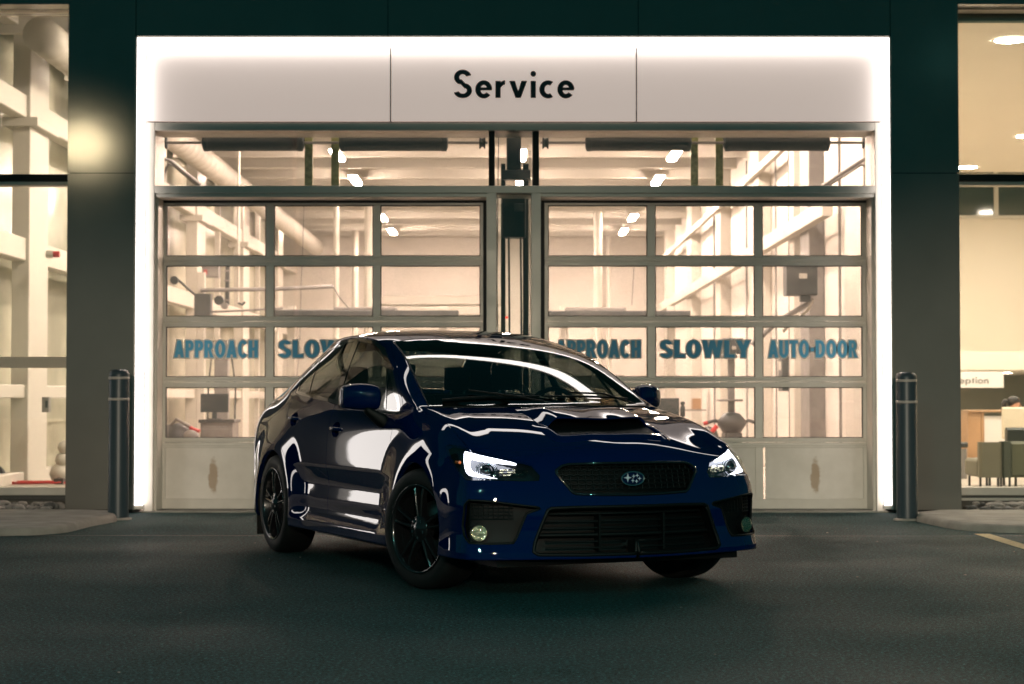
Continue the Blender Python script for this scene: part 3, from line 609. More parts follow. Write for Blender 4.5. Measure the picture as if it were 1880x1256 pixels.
# swing arm of left column
Y = 27.; E4 = eq('swing_arm', 'long horizontal steel swing arm with dark drive unit on the left', 'swing arm', AX(368, Y), Y)
ox = E4.location.x; MB().tube([(0, 0, AZ(533, Y)), (AX(500, Y) - ox, 0, AZ(531, Y)), (AX(612, Y) - ox, 0, AZ(526, Y))], .03, 8, M_mgrey).build('boom', E4)
MB().bbox(-.08, .16, -.1, .1, AZ(580, Y), AZ(540, Y), .01, M_mdark).build('drive_unit', E4); MB().cyl((.28, 0, AZ(552, Y)), (.28, -.1, AZ(552, Y)), .07, 16, M_mdark).cyl((.36, 0, AZ(562, Y)), (.36, -.1, AZ(562, Y)), .05, 16, M_mgrey).build('pulley', E4)
MB().bbox(-.06, .06, .0, .1, 0, AZ(500, Y), .01, M_steelw).build('post', E4); MB().tube([(-.35, 0, AZ(512, Y)), (-.05, 0, AZ(545, Y))], .02, 6, M_mdark).cyl((-.38, 0, AZ(515, Y)), (-.38, -.06, AZ(515, Y)), .06, 14, M_mdark).build('tension_lever', E4)
MB().tube([(AX(612, Y) - ox, 0, AZ(527, Y)), (AX(622, Y) - ox, 0, AZ(545, Y)), (AX(640, Y) - ox, 0, AZ(566, Y))], .008, 6, M_mdark).build('hose', E4)
MB().tube([(AX(365, Y) - ox, -.05, AZ(574, Y)), (AX(440, Y) - ox, -.05, AZ(571, Y)), (AX(520, Y) - ox, -.05, AZ(566, Y))], .016, 6, M_mgrey).build('lower_rail', E4)
# raised lift runways
for lab, pts in (('raised car lift runway seen through the left door', ((500, 842, 571, 581), (615, 728, 565, 571), (500, 615, 569, 573))), ('raised car lift runway seen through the right door', ((1006, 1265, 572, 581), (1037, 1148, 566, 573)))):
    Y = 31.; cx = AX(.5 * (pts[0][0] + pts[0][1]), Y); E5 = eq('car_lift', lab, 'car lift', cx, Y)
    for i, (a, b, t, d) in enumerate(pts): MB().bbox(AX(a, Y) - cx, AX(b, Y) - cx, -.25 + .02 * i, .25 - .02 * i, AZ(d, Y), AZ(t, Y), .01, M_mdark if i == 0 else M_mgrey).build('runway' if i == 0 else 'ramp_plate', E5)
    for a in (pts[0][0] + 30, pts[0][1] - 30): MB().bbox(AX(a, Y) - cx - .07, AX(a, Y) - cx + .07, .3, .44, 0, AZ(560, Y), .01, M_steelw).build('lift_post', E5)
# hanging pipes/columns in the middle distance
for px, Y, r, top in ((617, 33, .05, CZ), (678, 36, .10, CZ), (652, 45, .08, CZ), (437, 27, .02, CZ), (1098, 40, .09, CZ), (1118, 46, .05, CZ)):
    p = thing('steel_post' if r > .04 else 'air_pipe', {617: 'slender white post in the second pane of the left door', 678: 'thick white post at the right edge of the second left-door pane', 652: 'far pale post between two nearer posts', 437: 'thin white air pipe hanging in the first left-door pane', 1098: 'pale post in the first pane of the right door', 1118: 'far thin post beside the pale right-door post'}[px], 'post' if r > .04 else 'pipe', (AX(px, Y), Y, 0))
    MB().cyl((0, 0, 0 if r > .04 else 2.45), (0, 0, top), r, 12, M_steelw).build('shaft', p)
    if r < .04: MB().tube([(0, 0, 2.45), (.06, 0, 2.42), (.10, 0, 2.46)], .018, 6, M_mdark).build('hook', p)
    else: MB().bbox(-r * 1.5, r * 1.5, -r * 1.5, r * 1.5, 0, .02, .004, M_steelw).build('base_plate', p)
for k, (px, w, y0, y1) in enumerate(((719, 14, 389, 415), (759, 18, 393, 420))):
    p = thing('wall_speaker', ('smaller grey wall speaker, left of the pair on the far wall', 'larger grey wall speaker, right of the pair on the far wall')[k], 'speaker', (AX(px, 46), 46, AZ(y1, 46)), group='speakers on the far wall')
    MB().bbox(-w * 46 / F_PX, w * 46 / F_PX, -.15, .15, 0, AZ(y0, 46) - AZ(y1, 46), .02, M_mgrey).build('cabinet', p); MB().tube([(-.1, 0, .35), (-.02, .1, .8)], .015, 6, M_mdark).build('hanger', p)
def cable(pts, Y, r=.006, lab='thin dark cable hanging inside the left door'):
    P_ = [at(a, b, Y) for a, b in pts]; o = MB().tube([(x, Y, z) for x, z in P_], r, 5, M_mdark).build('cable'); tag(o, lab, 'cable')
cable([(558, 378), (556, 450), (553, 520), (550, 640), (545, 690)], 30, lab='thin dark cable hanging behind the second left-door pane'); cable([(1164, 490), (1160, 560)], 30, lab='short dark cable hanging behind the right door')
# right side: control box, column cluster, tyre changer, monitor
Y = 20.6; E6 = eq('heater_box', 'dark square wall heater hung high behind the right door', 'heater', AX(1471, Y), Y, AZ(543, Y))
hb_ = AZ(488, Y) - AZ(543, Y); MB().bbox(-.178, .165, -.12, .15, 0, hb_, .015, M_mdark).build('case', E6); MB().bbox(-.04, .05, -.125, -.121, hb_ * .55, hb_ * .72, .004, M_steelw).build('label_plate', E6); MB().bbox(-.02, .09, -.1, .0, -.07, .0, .01, M_mdark).build('outlet', E6)
MB().tube([(.12, 0, -.02), (.06, 0, -.10), (-.25, 0, -.28), (-.55, 0, -.55)], .03, 8, M_mgrey).tube([(.14, .05, -.04), (.08, .05, -.16), (-.2, .05, -.40)], .02, 8, M_steelw).build('flue_pipe', E6)
Y = 19.4; E7 = eq('curved_track', 'curved steel door track in the upper right corner of the transom', 'door track', AX(1595, Y), Y)
ox = E7.location.x; pts = [(1510, 342), (1540, 322), (1570, 303), (1587, 292), (1595, 296), (1600, 315), (1602, 345), (1603, 380)]
MB().tube([(at(a, b, Y)[0] - ox, 0, at(a, b, Y)[1]) for a, b in pts], .022, 8, M_mgrey).build('outer_track', E7); MB().tube([(at(a - 4, b + 9, Y)[0] - ox, .05, at(a, b + 9, Y)[1]) for a, b in pts], .014, 8, M_mgrey).build('inner_track', E7)
pts = [(292, 340), (296, 310), (303, 292), (315, 296), (340, 318), (368, 340)]; E8 = eq('curved_track', 'curved steel door track in the upper left corner of the transom', 'door track', AX(300, Y), Y); ox = E8.location.x
MB().tube([(at(a, b, Y)[0] - ox, 0, at(a, b, Y)[1]) for a, b in pts], .022, 8, M_mgrey).build('outer_track', E8); MB().tube([(at(a + 4, b + 8, Y)[0] - ox, .05, at(a, b + 8, Y)[1]) for a, b in pts], .014, 8, M_mgrey).build('inner_track', E8)
Y = 22.; E9 = eq('tyre_changer', 'dark tyre changer with two raised arms behind the middle right-door pane', 'workshop machine', AX(1343, Y), Y)
MB().bbox(-.10, .10, -.2, .2, 0, AZ(795, Y), .02, M_mdark).build('pedestal', E9)
MB().lathe([(0, AZ(800, Y)), (.10, AZ(796, Y)), (.17, AZ(780, Y)), (.17, AZ(772, Y)), (.10, AZ(760, Y)), (.05, AZ(757, Y)), (0, AZ(757, Y))], n=20, mat=M_mdark).build('turntable', E9)
for s in (-1, 1): MB().tube([(s * .10, 0, AZ(778, Y)), (s * .20, 0, AZ(772, Y)), (s * .31, 0, AZ(777, Y))], .022, 8, M_mdark).build('arm', E9); MB().cyl((s * .29, 0, AZ(776, Y)), (s * .34, 0, AZ(778, Y)), .024, 8, M_redp).build('arm_tip', E9)
MB().bbox(-.035, .045, .05, .12, AZ(760, Y), AZ(650, Y), .01, M_mgrey).build('column', E9); MB().bbox(-.12, .06, -.1, .14, AZ(658, Y), AZ(652, Y), .01, M_mdark).build('shelf', E9)
MB().bbox(-.10, .14, -.05, .12, AZ(650, Y), AZ(621, Y), .015, M_mdark).build('head', E9); MB().bbox(.0, .05, -.06, -.051, AZ(642, Y), AZ(636, Y), .005, M_steelw).build('dial', E9)
MB().bbox(-.17, .12, -.12, .12, AZ(737, Y), AZ(733, Y), .006, M_mgrey).build('tool_tray', E9)
Y = 22.; p = eq('monitor', 'dark monitor beside the tyre changer, behind the car mirror', 'monitor', AX(1224, Y), Y, 0); MB().bbox(-.135, .145, -.02, .03, AZ(764, Y), AZ(731, Y), .006, M_scr).build('screen', p); MB().bbox(-.03, .03, 0, .03, 0, AZ(764, Y), .005, M_mdark).build('stand', p)
p = eq('oil_can', 'small dark dispenser between monitor and tyre changer', 'dispenser', AX(1253, Y), Y); MB().lathe([(0, AZ(765, Y)), (.03, AZ(765, Y)), (.03, AZ(748, Y)), (.015, AZ(744, Y)), (.028, AZ(742, Y)), (.028, AZ(738, Y)), (0, AZ(737, Y))], n=14, mat=M_mdark).build('bottle', p); MB().cyl((0, 0, 0), (0, 0, AZ(765, Y)), .012, 8, M_mdark).build('stand', p)
Y = 23.5
p = eq('tool_trolley', 'small dark trolley to the left of the tyre changer', 'trolley', AX(1300, Y), Y); MB().lathe([(0, .25), (.14, .3), (.16, .5), (.10, .66), (0, .7)], n=16, mat=M_mdark).build('tub', p); MB().cyl((.03, -.1, .62), (.10, -.1, .70), .03, 10, M_redp).build('handle', p)
for k, (x, y) in enumerate(((AX(1290, 45), 45.), (AX(640, 44), 44.), (AX(1080, 44), 44.))):
    p = eq('work_bench', ('far pale workbench at the right of the far wall', 'far pale workbench behind the second left-door pane', 'far pale workbench behind the first right-door pane')[k], 'bench', x, y); MB().bbox(-.9, .9, -.3, .3, .9, .96, .01, M_steelw).build('top', p)
    for sx_ in (-.8, .8): MB().bbox(sx_ - .04, sx_ + .04, -.25, .25, 0, .9, .01, M_mgrey).build('leg', p)
# things by the left shop window
Y = 20.62; p = eq('wall_beacon', 'red and white beacon on the column in the left window', 'beacon', AX(92, Y), Y, AZ(467, Y)); MB().cyl((-.05, 0, 0), (.03, 0, 0), .045, 16, M_steelw).build('base', p); MB().cyl((.03, 0, 0), (.10, 0, 0), .035, 16, M_redp).build('lens', p)
p = eq('switch_box', 'grey switch box on the column in the left window', 'switch', AX(86, Y), Y, AZ(757, Y)); MB().bbox(-.04, .04, -.05, .05, 0, .17, .008, M_mgrey).build('case', p); MB().bbox(.0, .03, -.055, -.051, .05, .13, .004, M_mdark).build('lever', p)
rnd = random.Random(5); mb = MB(); Y = 20.4; base_z = AZ(889, Y)
for k in range(6):
    cx = AX(20 + k * 11, Y); pts = [(cx + (.16 + .03 * rnd.random()) * cos(t) + .02 * k, Y + .12 * sin(t), base_z + .012 + .018 * rnd.random()) for t in [2 * pi * i / 16 for i in range(17)]]; mb.tube(pts, .009, 6, M_redp)
mb.tube([(AX(x, Y), Y + .05 * sin(x), base_z + .012) for x in range(0, 96, 6)], .009, 6, M_redp); HZ = eq('air_hose', 'tangled red air hose lying on the sill inside the left window', 'hose', 0, 0); mb.build('coil', HZ)
S_(MB().box(-7, -4.3, 18.9, 20.9, 0, base_z, M_ifloor), 'floor_plinth')
p = eq('small_case', 'small dark case on the floor at the left window corner', 'case', AX(110, Y), Y, base_z); MB().bbox(-.045, .06, -.06, .06, 0, .065, .01, M_mdark).build('box', p); MB().tube([(-.02, 0, .065), (0, 0, .08), (.03, 0, .065)], .005, 6, M_mgrey).build('handle', p)
p = eq('tyre', 'black tyre edge at the far left of the left window', 'tyre', AX(-5, Y), Y, base_z); MB().lathe([(.06, -.05), (.085, -.06), (.10, -.03), (.10, .03), (.085, .06), (.06, .05), (.06, -.05)], 'y', c=(0, 0, .10), n=24, mat=M_gasket).build('ring', p)
p = eq('sack', 'pale bulging sacks stacked beside the left pillar inside', 'sack', AX(112, Y + .3), Y + .3, base_z)
for k, (x, z, r) in enumerate(((0, .11, .12), (.03, .26, .09), (.05, .40, .08))): MB().lathe([(0, -r), (r * .7, -r * .8), (r, -r * .1), (r * .8, r * .6), (r * .25, r * .95), (.0, r)], c=(x, 0, z), n=14, mat=M_steelw).build('bag', p)
# ================================================================== RECEPTION SEEN THROUGH THE RIGHT WINDOW
X0 = 4.17; YB2 = 34.0
S_(MB().box(4.10, 4.16, 17.6, YB2, 0, 6.4, M_rwall), 'wall', 'reception side wall'); S_(MB().box(X0, 13, YB2, YB2 + .2, AZ(645, YB2), 6.4, M_rwall), 'wall', 'upper reception wall')
S_(MB().box(13, 13.2, 17.6, YB2, 0, 6.4, M_rwall), 'wall', 'outer reception wall'); S_(MB().box(X0, 13, 17.6, YB2 + 6, -.005, 0, M_ifloor), 'floor', 'reception floor')
S_(MB().box(X0, 13, 17.5, 31.0, AZ(-2, 17.5), AZ(-2, 17.5) + .1, M_rwall), 'ceiling', 'peach reception ceiling')
S_(MB().box(X0, 13, 31.0, YB2, AZ(220, 31), AZ(220, 31) + 1.6, M_rwall), 'ceiling', 'lower reception ceiling')
S_(MB().box(X0, 13, YB2 - 2.2, YB2 + 6, AZ(679, YB2 - 2.2), AZ(645, YB2 - 2.2), M_rwall), 'soffit')
S_(MB().box(X0, 13, YB2 + 6, YB2 + 6.2, 0, 3, pbr('rear_office_wall', (.42, .38, .28), .6)), 'wall', 'rear office wall')
# upper interior windows
YU = YB2 - .02
U = thing('mezzanine_window', 'dark upper interior windows with pale frames across the reception wall', 'window', (AX(1860, YU), YU, 0)); ox = U.location.x
for r0, r1 in ((272, 319), (338, 396)):
    for a, b in ((1740, 1826), (1834, 1918), (1926, 2010), (2018, 2110)):
        MB().box(AX(a, YU) - ox, AX(b, YU) - ox, -.02, -.01, AZ(r1, YU), AZ(r0, YU), pbr('mezzanine_glass', (.05, .06, .045), .08)).build('pane', U)
    for a in (1830, 1922, 2014): MB().bbox(AX(a - 4, YU) - ox, AX(a + 4, YU) - ox, -.05, .0, AZ(r1 + 1, YU), AZ(r0 - 1, YU), .004, M_steelw).build('mullion', U)
    for z in (r0 - 3, r1 + 3): MB().bbox(AX(1740, YU) - ox, AX(2110, YU) - ox, -.06, .0, AZ(z + 3, YU), AZ(z - 3, YU), .004, M_steelw).build('frame_rail', U)
M_down = emis('downlight_glow', (1, .83, .70), 560)
for k in range(12):
    x = 5.3 + (k % 3) * 2.2; y = 19.5 + (k // 3) * 3.6
    L = thing('downlight', ORD[k // 3] + ' reception ceiling downlight in the ' + ('left', 'middle', 'right')[k % 3] + ' row', 'ceiling light', (x, y, AZ(-2, 17.5) - .012), group='reception downlights')
    MB().lathe([(.0, .006), (.16, .006)], n=24, mat=M_down).build('lens', L); MB().lathe([(.16, .004), (.19, -.004), (.195, .010)], n=24, mat=M_fix).build('trim_ring', L)
for k in range(6):
    x = 5.2 + (k % 3) * 2.2; y = 32.8 + (k // 3) * 3.0; L = thing('downlight', ('front', 'rear')[k // 3] + ' small soffit downlight in the ' + ('left', 'middle', 'right')[k % 3] + ' row over the desk', 'ceiling light', (x, y, AZ(679, YB2 - 2.2) - .012), group='soffit downlights')
    MB().lathe([(.0, .006), (.10, .006)], n=20, mat=M_down).build('lens', L); MB().lathe([(.10, .004), (.12, -.002), (.125, .010)], n=20, mat=M_fix).build('trim_ring', L)
Y = YB2 - 2.4; SG = thing('reception_sign', 'white hanging board that reads Reception above the desk', 'sign', (AX(1790, Y), Y, 0)); ox = SG.location.x
PN = MB().bbox(AX(1738, Y) - ox, AX(1842, Y) - ox, 0, .04, AZ(712, Y), AZ(682.5, Y), .004, M_signp).build('board', SG)
word('Reception', 'lettering', PN, AX(1727, Y) - ox, AX(1814, Y) - ox, AZ(704, Y), AZ(692, Y) - AZ(704, Y), -.006, pbr('grey_print', (.10, .09, .08), .6), wx=.13, wy=.12, gap=.13, depth=.004)
Y = 25.5; DK = thing('reception_desk', 'oak reception desk with white front panel', 'desk', (AX(1830, Y), Y, 0)); ox = DK.location.x
MB().bbox(AX(1776, Y) - ox, AX(1800, Y) - ox, 0, .9, 0, AZ(757, Y), .006, M_wood).build('side_panel', DK); MB().bbox(AX(1776, Y) - ox, AX(1960, Y) - ox, -.04, .9, AZ(757, Y) - .001, AZ(753.5, Y), .004, M_wood).build('top', DK)
MB().bbox(AX(1800.5, Y) - ox, AX(1803.5, Y) - ox, -.01, .3, 0, AZ(757, Y), .002, M_wood).bbox(AX(1803.5, Y) - ox, AX(1806, Y) - ox, .0, .02, .0, AZ(757, Y), .002, M_wood).build('edge_strip', DK)
MB().bbox(AX(1806, Y) - ox, AX(1960, Y) - ox, .02, .06, 0, AZ(764, Y), .004, M_signp).build('front_panel', DK)
Y = 24.6; p = thing('monitor', 'large cream-backed monitor on the reception desk', 'monitor', (AX(1872, Y), Y, 0)); MB().bbox(AX(1840, Y) - p.location.x, AX(1905, Y) - p.location.x, 0, .06, AZ(806, Y), AZ(747.5, Y), .02, pbr('cream_plastic', (.70, .62, .48), .5)).build('back_shell', p); MB().bbox(-.05, .05, .06, .12, 0, AZ(800, Y), .01, M_mgrey).build('stand', p)
Y = 21.6
for k, (a, b, t, m) in enumerate(((1797, 1838, 812, M_seatg), (1838.5, 1858, 810.5, pbr('dark_green_leather', (.05, .065, .05), .5)), (1858.5, 1960, 811, pbr('moss_green_leather', (.085, .095, .06), .5)))):
    cx = AX(.5 * (a + b), Y); p = thing('lounge_chair', ('tan grey lounge chair back, leftmost at the reception window', 'narrow dark green chair back between two chairs', 'moss green lounge chair at the right edge of the photo')[k], 'chair', (cx, Y + .03 * k, 0))
    v, f = [], []; w = AX(b, Y) - cx; h = AZ(t, Y)
    MB().bbox(-w, w, 0, .14, .12, h, .03, m).build('backrest', p); MB().bbox(-w, w, .14, .70, .12, h * .62, .03, m).build('seat', p)
    for sx_ in (-1, 1): MB().cyl((sx_ * w * .8, .08, 0), (sx_ * w * .8, .08, .12), .015, 8, M_mdark).cyl((sx_ * w * .8, .6, 0), (sx_ * w * .8, .6, .12), .015, 8, M_mdark).build('leg', p)
Y = 23.; p = thing('office_chair', 'dark green padded chair behind the lounge chairs', 'chair', (AX(1880, Y), Y, 0)); MB().bbox(AX(1848, Y) - p.location.x, AX(1950, Y) - p.location.x, 0, .12, AZ(816, Y), AZ(785, Y), .03, pbr('near_black_green', (.02, .03, .026), .5)).build('backrest', p); MB().cyl((.1, .06, 0), (.1, .06, AZ(816, Y)), .03, 10, M_mdark).build('column', p)
Y = 24.; p = thing('side_chair', 'dark chair partly hidden by the right pillar', 'chair', (AX(1768, Y), Y, 0)); MB().bbox(-.08, .055, 0, .1, AZ(822, Y), AZ(812, Y), .02, M_mdark).build('seat', p); MB().bbox(-.07, .05, .02, .09, 0, AZ(824, Y), .02, M_mgrey).build('base', p)
Y = 27.; p = thing('printer', 'white printer with dark tray left of the reception desk', 'printer', (AX(1766, Y), Y, 0)); MB().bbox(-.15, .08, 0, .3, AZ(812, Y), AZ(776, Y), .01, M_signp).build('case', p); MB().bbox(-.12, .06, -.02, .1, AZ(775, Y), AZ(766, Y), .01, M_mdark).build('scanner_lid', p); MB().bbox(-.15, .08, .0, .3, 0, AZ(813, Y), .01, M_mgrey).build('stand', p)
# the receptionist behind the monitor
Y = 26.3; PX, PZ = AX(1862, Y), AZ(742, Y)
PE = thing('person', 'seated receptionist with dark hair in a ponytail, head just above the monitor', 'person', (PX, Y, 0))
b = bmesh.new(); skv = [((0, 0, .50), .15), ((0, 0, .66), .14), ((0, .0, PZ - .20), .16), ((0, 0, PZ - .125), .055), ((0, 0, PZ - .08), .05), ((0, -.012, PZ - .035), .070), ((0, 0, PZ + .03), .080), ((0, .0, PZ + .075), .055)]
me = bpy.data.meshes.new('body'); vs = [v for v, r in skv]; es = [(i, i + 1) for i in range(len(vs) - 1)]
for s in (-1, 1):
    k = len(vs); vs += [(s * .17, 0, PZ - .22), (s * .22, -.08, PZ - .45), (s * .12, -.28, PZ - .52)]; es += [(2, k), (k, k + 1), (k + 1, k + 2)]; skv += [(None, .06), (None, .045), (None, .035)]
me.from_pydata(vs, es, []); o = link('body', me, PE); md = o.modifiers.new('sk', 'SKIN')
for i, (v, r) in enumerate(skv): me.skin_vertices[0].data[i].radius = (r, r)
me.skin_vertices[0].data[0].use_root = True
md2 = o.modifiers.new('ss', 'SUBSURF'); md2.levels = 2; md2.render_levels = 2
dg = bpy.context.evaluated_depsgraph_get(); m2 = bpy.data.meshes.new_from_object(o.evaluated_get(dg)); o.modifiers.clear(); o.data = m2
m2.materials.clear(); m2.materials.append(M_skin); m2.materials.append(M_mdark)
for q in m2.polygons: q.use_smooth = True; q.material_index = 1 if q.center.z < PZ - .125 else 0
o.rotation_euler = (0, 0, 0)
hr = MB(); hr.lathe([(.0, -.02), (.075, -.02), (.092, .03), (.086, .075), (.055, .108), (0, .118)], c=(-.012, .012, PZ), n=20, mat=M_hair); hr.build('hair', PE)
hr = MB(); hr.tube([(-.085, .02, PZ + .045), (-.13, .02, PZ + .05), (-.155, .02, PZ + .0), (-.15, .02, PZ - .07), (-.14, .02, PZ - .12)], [.02, .035, .04, .032, .012], 10, M_hair).build('ponytail', PE)
fc = MB(); fc.cyl((.078, -.035, PZ + .005), (.082, -.037, PZ + .005), .009, 10, M_hair).cyl((.072, .0, PZ - .05), (.078, .0, PZ - .05), .006, 8, M_redp); fc.add([(.075, -.012, PZ + .005), (.075, .012, PZ + .005), (.098, 0, PZ - .022), (.076, -.012, PZ - .028), (.076, .012, PZ - .028)], [(0, 1, 2), (0, 2, 3), (1, 4, 2), (3, 2, 4)], M_skin); fc.build('face', PE)
# ================================================================== unseen lamps on poles, most of them added fill
M_pole = pbr('galvanised_pole', (.25, .26, .26), .45, metal=.6)
def unseen_pole_lamp(x, y, h, watt, aim, size, blend, col, lab, rad=.12):
    P_ = thing('unseen_pole_lamp', lab, 'street lamp', (x, y, 0)); MB().cyl((0, 0, 0), (0, 0, h), .07, 14, M_pole, r2=.05).build('pole', P_)
    MB().bbox(-.18, .18, -.12, .30, h + .02, h + .12, .03, M_mdark).build('lamp_head', P_); MB().lathe([(0, 0), (.1, 0), (.1, -.015), (0, -.015)], c=(0, .12, h + .015), n=16, mat=emis('lamp_lens_glow', col, 20)).build('lamp_lens', P_)
    ld = bpy.data.lights.new('unseen_pole_light', 'SPOT'); ld.energy = watt; ld.color = col; ld.spot_size = radians(size); ld.spot_blend = blend; ld.shadow_soft_size = rad
    lo = bpy.data.objects.new('unseen_pole_light', ld); COL.objects.link(lo); lo.parent = P_; lo.location = (0, .14, h - .03)
    d = Vector(aim) - Vector((x, y + .14, h)); lo.rotation_euler = d.to_track_quat('-Z', 'Y').to_euler()
unseen_pole_lamp(.63, -4.5, 3.0, 3000, (0, 17, -.9), 27, .8, (1, .86, .66), 'added low fill lamp on a pole, unseen behind the camera')  # added out of view to brighten the doors and lower piers
unseen_pole_lamp(-7.9, -.14, 5.78, 300, (-3.96, 17, 3.35), 5.5, 1., (1, .82, .5), 'tall lamp on a pole at the left of the forecourt')
unseen_pole_lamp(9.0, -4.0, 8.0, 2700, (1.0, 3.5, 0), 50, 1., (.30, 1, .90), 'added teal fill lamp on a tall pole, unseen at the right of the forecourt')  # added teal fill for the asphalt
unseen_pole_lamp(-5.0, -8.0, 8.0, 3700, (0, 3, 0), 46, 1., (.30, 1, .90), 'added teal fill lamp on a tall pole, unseen behind the forecourt')  # second added teal fill, spreads over the near asphalt
for ax in (-4.15, 4.2):  # unseen narrow spots added to brighten the piers without hitting the car
    P_ = thing('fill_flood', 'added unseen flood lamp on a short pole, aimed at the ' + ('left' if ax < 0 else 'right') + ' pier', 'lamp', (.35 * (1 if ax > 0 else -1), -4.0, 0))
    MB().cyl((0, 0, 0), (0, 0, 2.0), .03, 10, M_pole).build('pole', P_); MB().bbox(-.12, .12, -.06, .04, 2.0, 2.16, .02, M_mdark).build('lamp_head', P_)
    ld = bpy.data.lights.new('fill_flood_light', 'SPOT'); ld.energy = 4200; ld.color = (1, .85, .66); ld.spot_size = radians(15); ld.spot_blend = 1; ld.shadow_soft_size = .05
    lo = bpy.data.objects.new('fill_flood_light', ld); COL.objects.link(lo); lo.parent = P_; lo.location = (0, .08, 2.08)
    d = Vector((ax, 17, .55)) - Vector((P_.location.x, -3.92, 2.08)); lo.rotation_euler = d.to_track_quat('-Z', 'Y').to_euler()
# smaller workshop fittings
Y = 30.; p = eq('cable_rack', 'dark vertical cable rack beside the swing arm, first left-door pane', 'rack', AX(417, Y), Y, AZ(560, Y)); MB().bbox(-.035, .035, -.03, .03, 0, AZ(488, Y) - AZ(560, Y), .006, M_mdark).build('channel', p)
for k in range(4): MB().bbox(-.05, .05, -.05, -.031, .06 + k * .16, .09 + k * .16, .004, M_mgrey).build('clip', p)
Y = 31.; p = eq('hose_reel', 'grey hose reel box with red sticker high on the left', 'hose reel', AX(385, Y), Y, AZ(510, Y)); MB().bbox(-.12, .16, -.1, .1, 0, AZ(488, Y) - AZ(510, Y), .02, M_mgrey).build('case', p); MB().bbox(-.09, -.03, -.104, -.1005, .05, .13, .004, M_redp).build('sticker', p)
Y = 24.4; p = eq('drill_press', 'dark upright machine column under the APPROACH lettering', 'workshop machine', AX(408, Y), Y); MB().bbox(-.09, .09, -.08, .08, .1, AZ(625, Y), .01, M_mgrey).build('column', p); MB().bbox(-.14, .14, -.14, .14, 0, .1, .01, M_mdark).build('foot', p)
for dx_ in (-.2, .16): MB().tube([(dx_, 0, .1), (dx_ + .02, 0, 1.2), (dx_ * .6, 0, AZ(625, Y))], .012, 6, M_mdark).build('hose', p)
Y = 30.; p = eq('wall_panel', 'small dark control panel low in the right half of the right door', 'panel', XR - .02, 26.2, 1.15); MB().bbox(-.12, 0, -.2, .2, 0, .5, .01, M_mdark).build('case', p); MB().bbox(-.125, -.121, -.1, .1, .3, .42, .004, M_steelw).build('label_plate', p)
for k, (y, r) in enumerate(((21.9, .018), (25.9, .014), (27.2, .014), (30.6, .018), (35.5, .02))):
    o = MB().tube([(XR - .05, y, .3), (XR - .05, y, 5.0)], r, 6, M_mgrey).build('conduit'); tag(o, ORD[k] + ' vertical conduit on the right workshop wall', 'conduit', 'conduits on the right wall')
Y = 44.; p = eq('roller_door', 'pale ribbed roller door in the far workshop wall', 'door', AX(800, 46.9), 46.9); 
for k in range(14): MB().bbox(-1.7, 1.7, -.04, .0, .05 + k * .26, .28 + k * .26, .02, M_steelw).build('slat', p)
for k, (px, y0, h_) in enumerate(((1065, 685, .5), (1240, 690, .42), (1140, 688, .35))):
    Y = 38. - k; p = eq('parts_shelf', ('pale shelf of boxes left of the tyre changer, far back', 'far shelf of boxes beside the tyre changer', 'far low shelf between two pale posts')[k], 'shelf', AX(px, Y), Y)
    for q in range(3): MB().bbox(-.6, .6, -.2, .2, .35 + q * .45, .38 + q * .45, .004, M_mgrey).build('board', p)
    for q in range(5): MB().bbox(-.55 + q * .22, -.38 + q * .22, -.15, .15, .381 + .45 * (q % 3), .60 + .45 * (q % 3), .006, (M_steelw, M_wood, M_mgrey)[q % 3]).build('carton', p)
# ================================================================== THE CAR
# car frame: x forward from the front axle, y to the car's left, z up
CAR_LOC = (0.273, 10.52, 0.0); CAR_TH = radians(24.35)
M_paint, _t, _b = nodes('blue_pearl_paint')
_b.inputs['Base Color'].default_value = (.0004, .0075, .054, 1); _b.inputs['Specular IOR Level'].default_value = .0; _b.inputs['Metallic'].default_value = 0.0; _b.inputs['Roughness'].default_value = .34
_b.inputs['Coat Weight'].default_value = 1; _b.inputs['Coat Roughness'].default_value = .012; _b.inputs['Coat IOR'].default_value = 1.44
M_bgloss = pbr('gloss_black', (.006, .007, .008), .08, coat=1)
M_bplast = pbr('black_plastic', (.003, .004, .004), .5, spec=.2, bump=.15, bscale=300)
M_rubber = pbr('tyre_rubber', (.007, .008, .008), .6, spec=.3, bump=.1, bscale=120)
M_chrome = pbr('chrome', (.75, .76, .78), .08, metal=1)
M_dchrome = pbr('dark_chrome', (.10, .10, .10), .18, metal=1)
M_wheel = pbr('black_alloy', (.008, .008, .009), .2, coat=.5)
M_steel = pbr('brake_steel', (.30, .29, .28), .35, metal=1)
M_cglass = glass('tinted_car_glass', (.30, .34, .32), boost=1.3)
M_wglass = glass('windscreen_glass', (.42, .47, .45), boost=1.6)
M_lens = glass('lamp_lens', (.93, .95, .96))
M_red = pbr('red_lens', (.35, .008, .01), .1, coat=1)
M_amber = pbr('amber_lens', (.6, .13, .01), .15, coat=1)
M_drl = emis('daytime_light', (.86, .88, 1.0), 7.0)
M_fog = pbr('fog_reflector', (.62, .58, .38), .12, metal=1, bump=.5, bscale=90)
M_fabric = pbr('charcoal_seat_fabric', (.006, .007, .007), .9, spec=.1)
M_intblk = pbr('interior_black', (.004, .005, .005), .7, spec=.15)

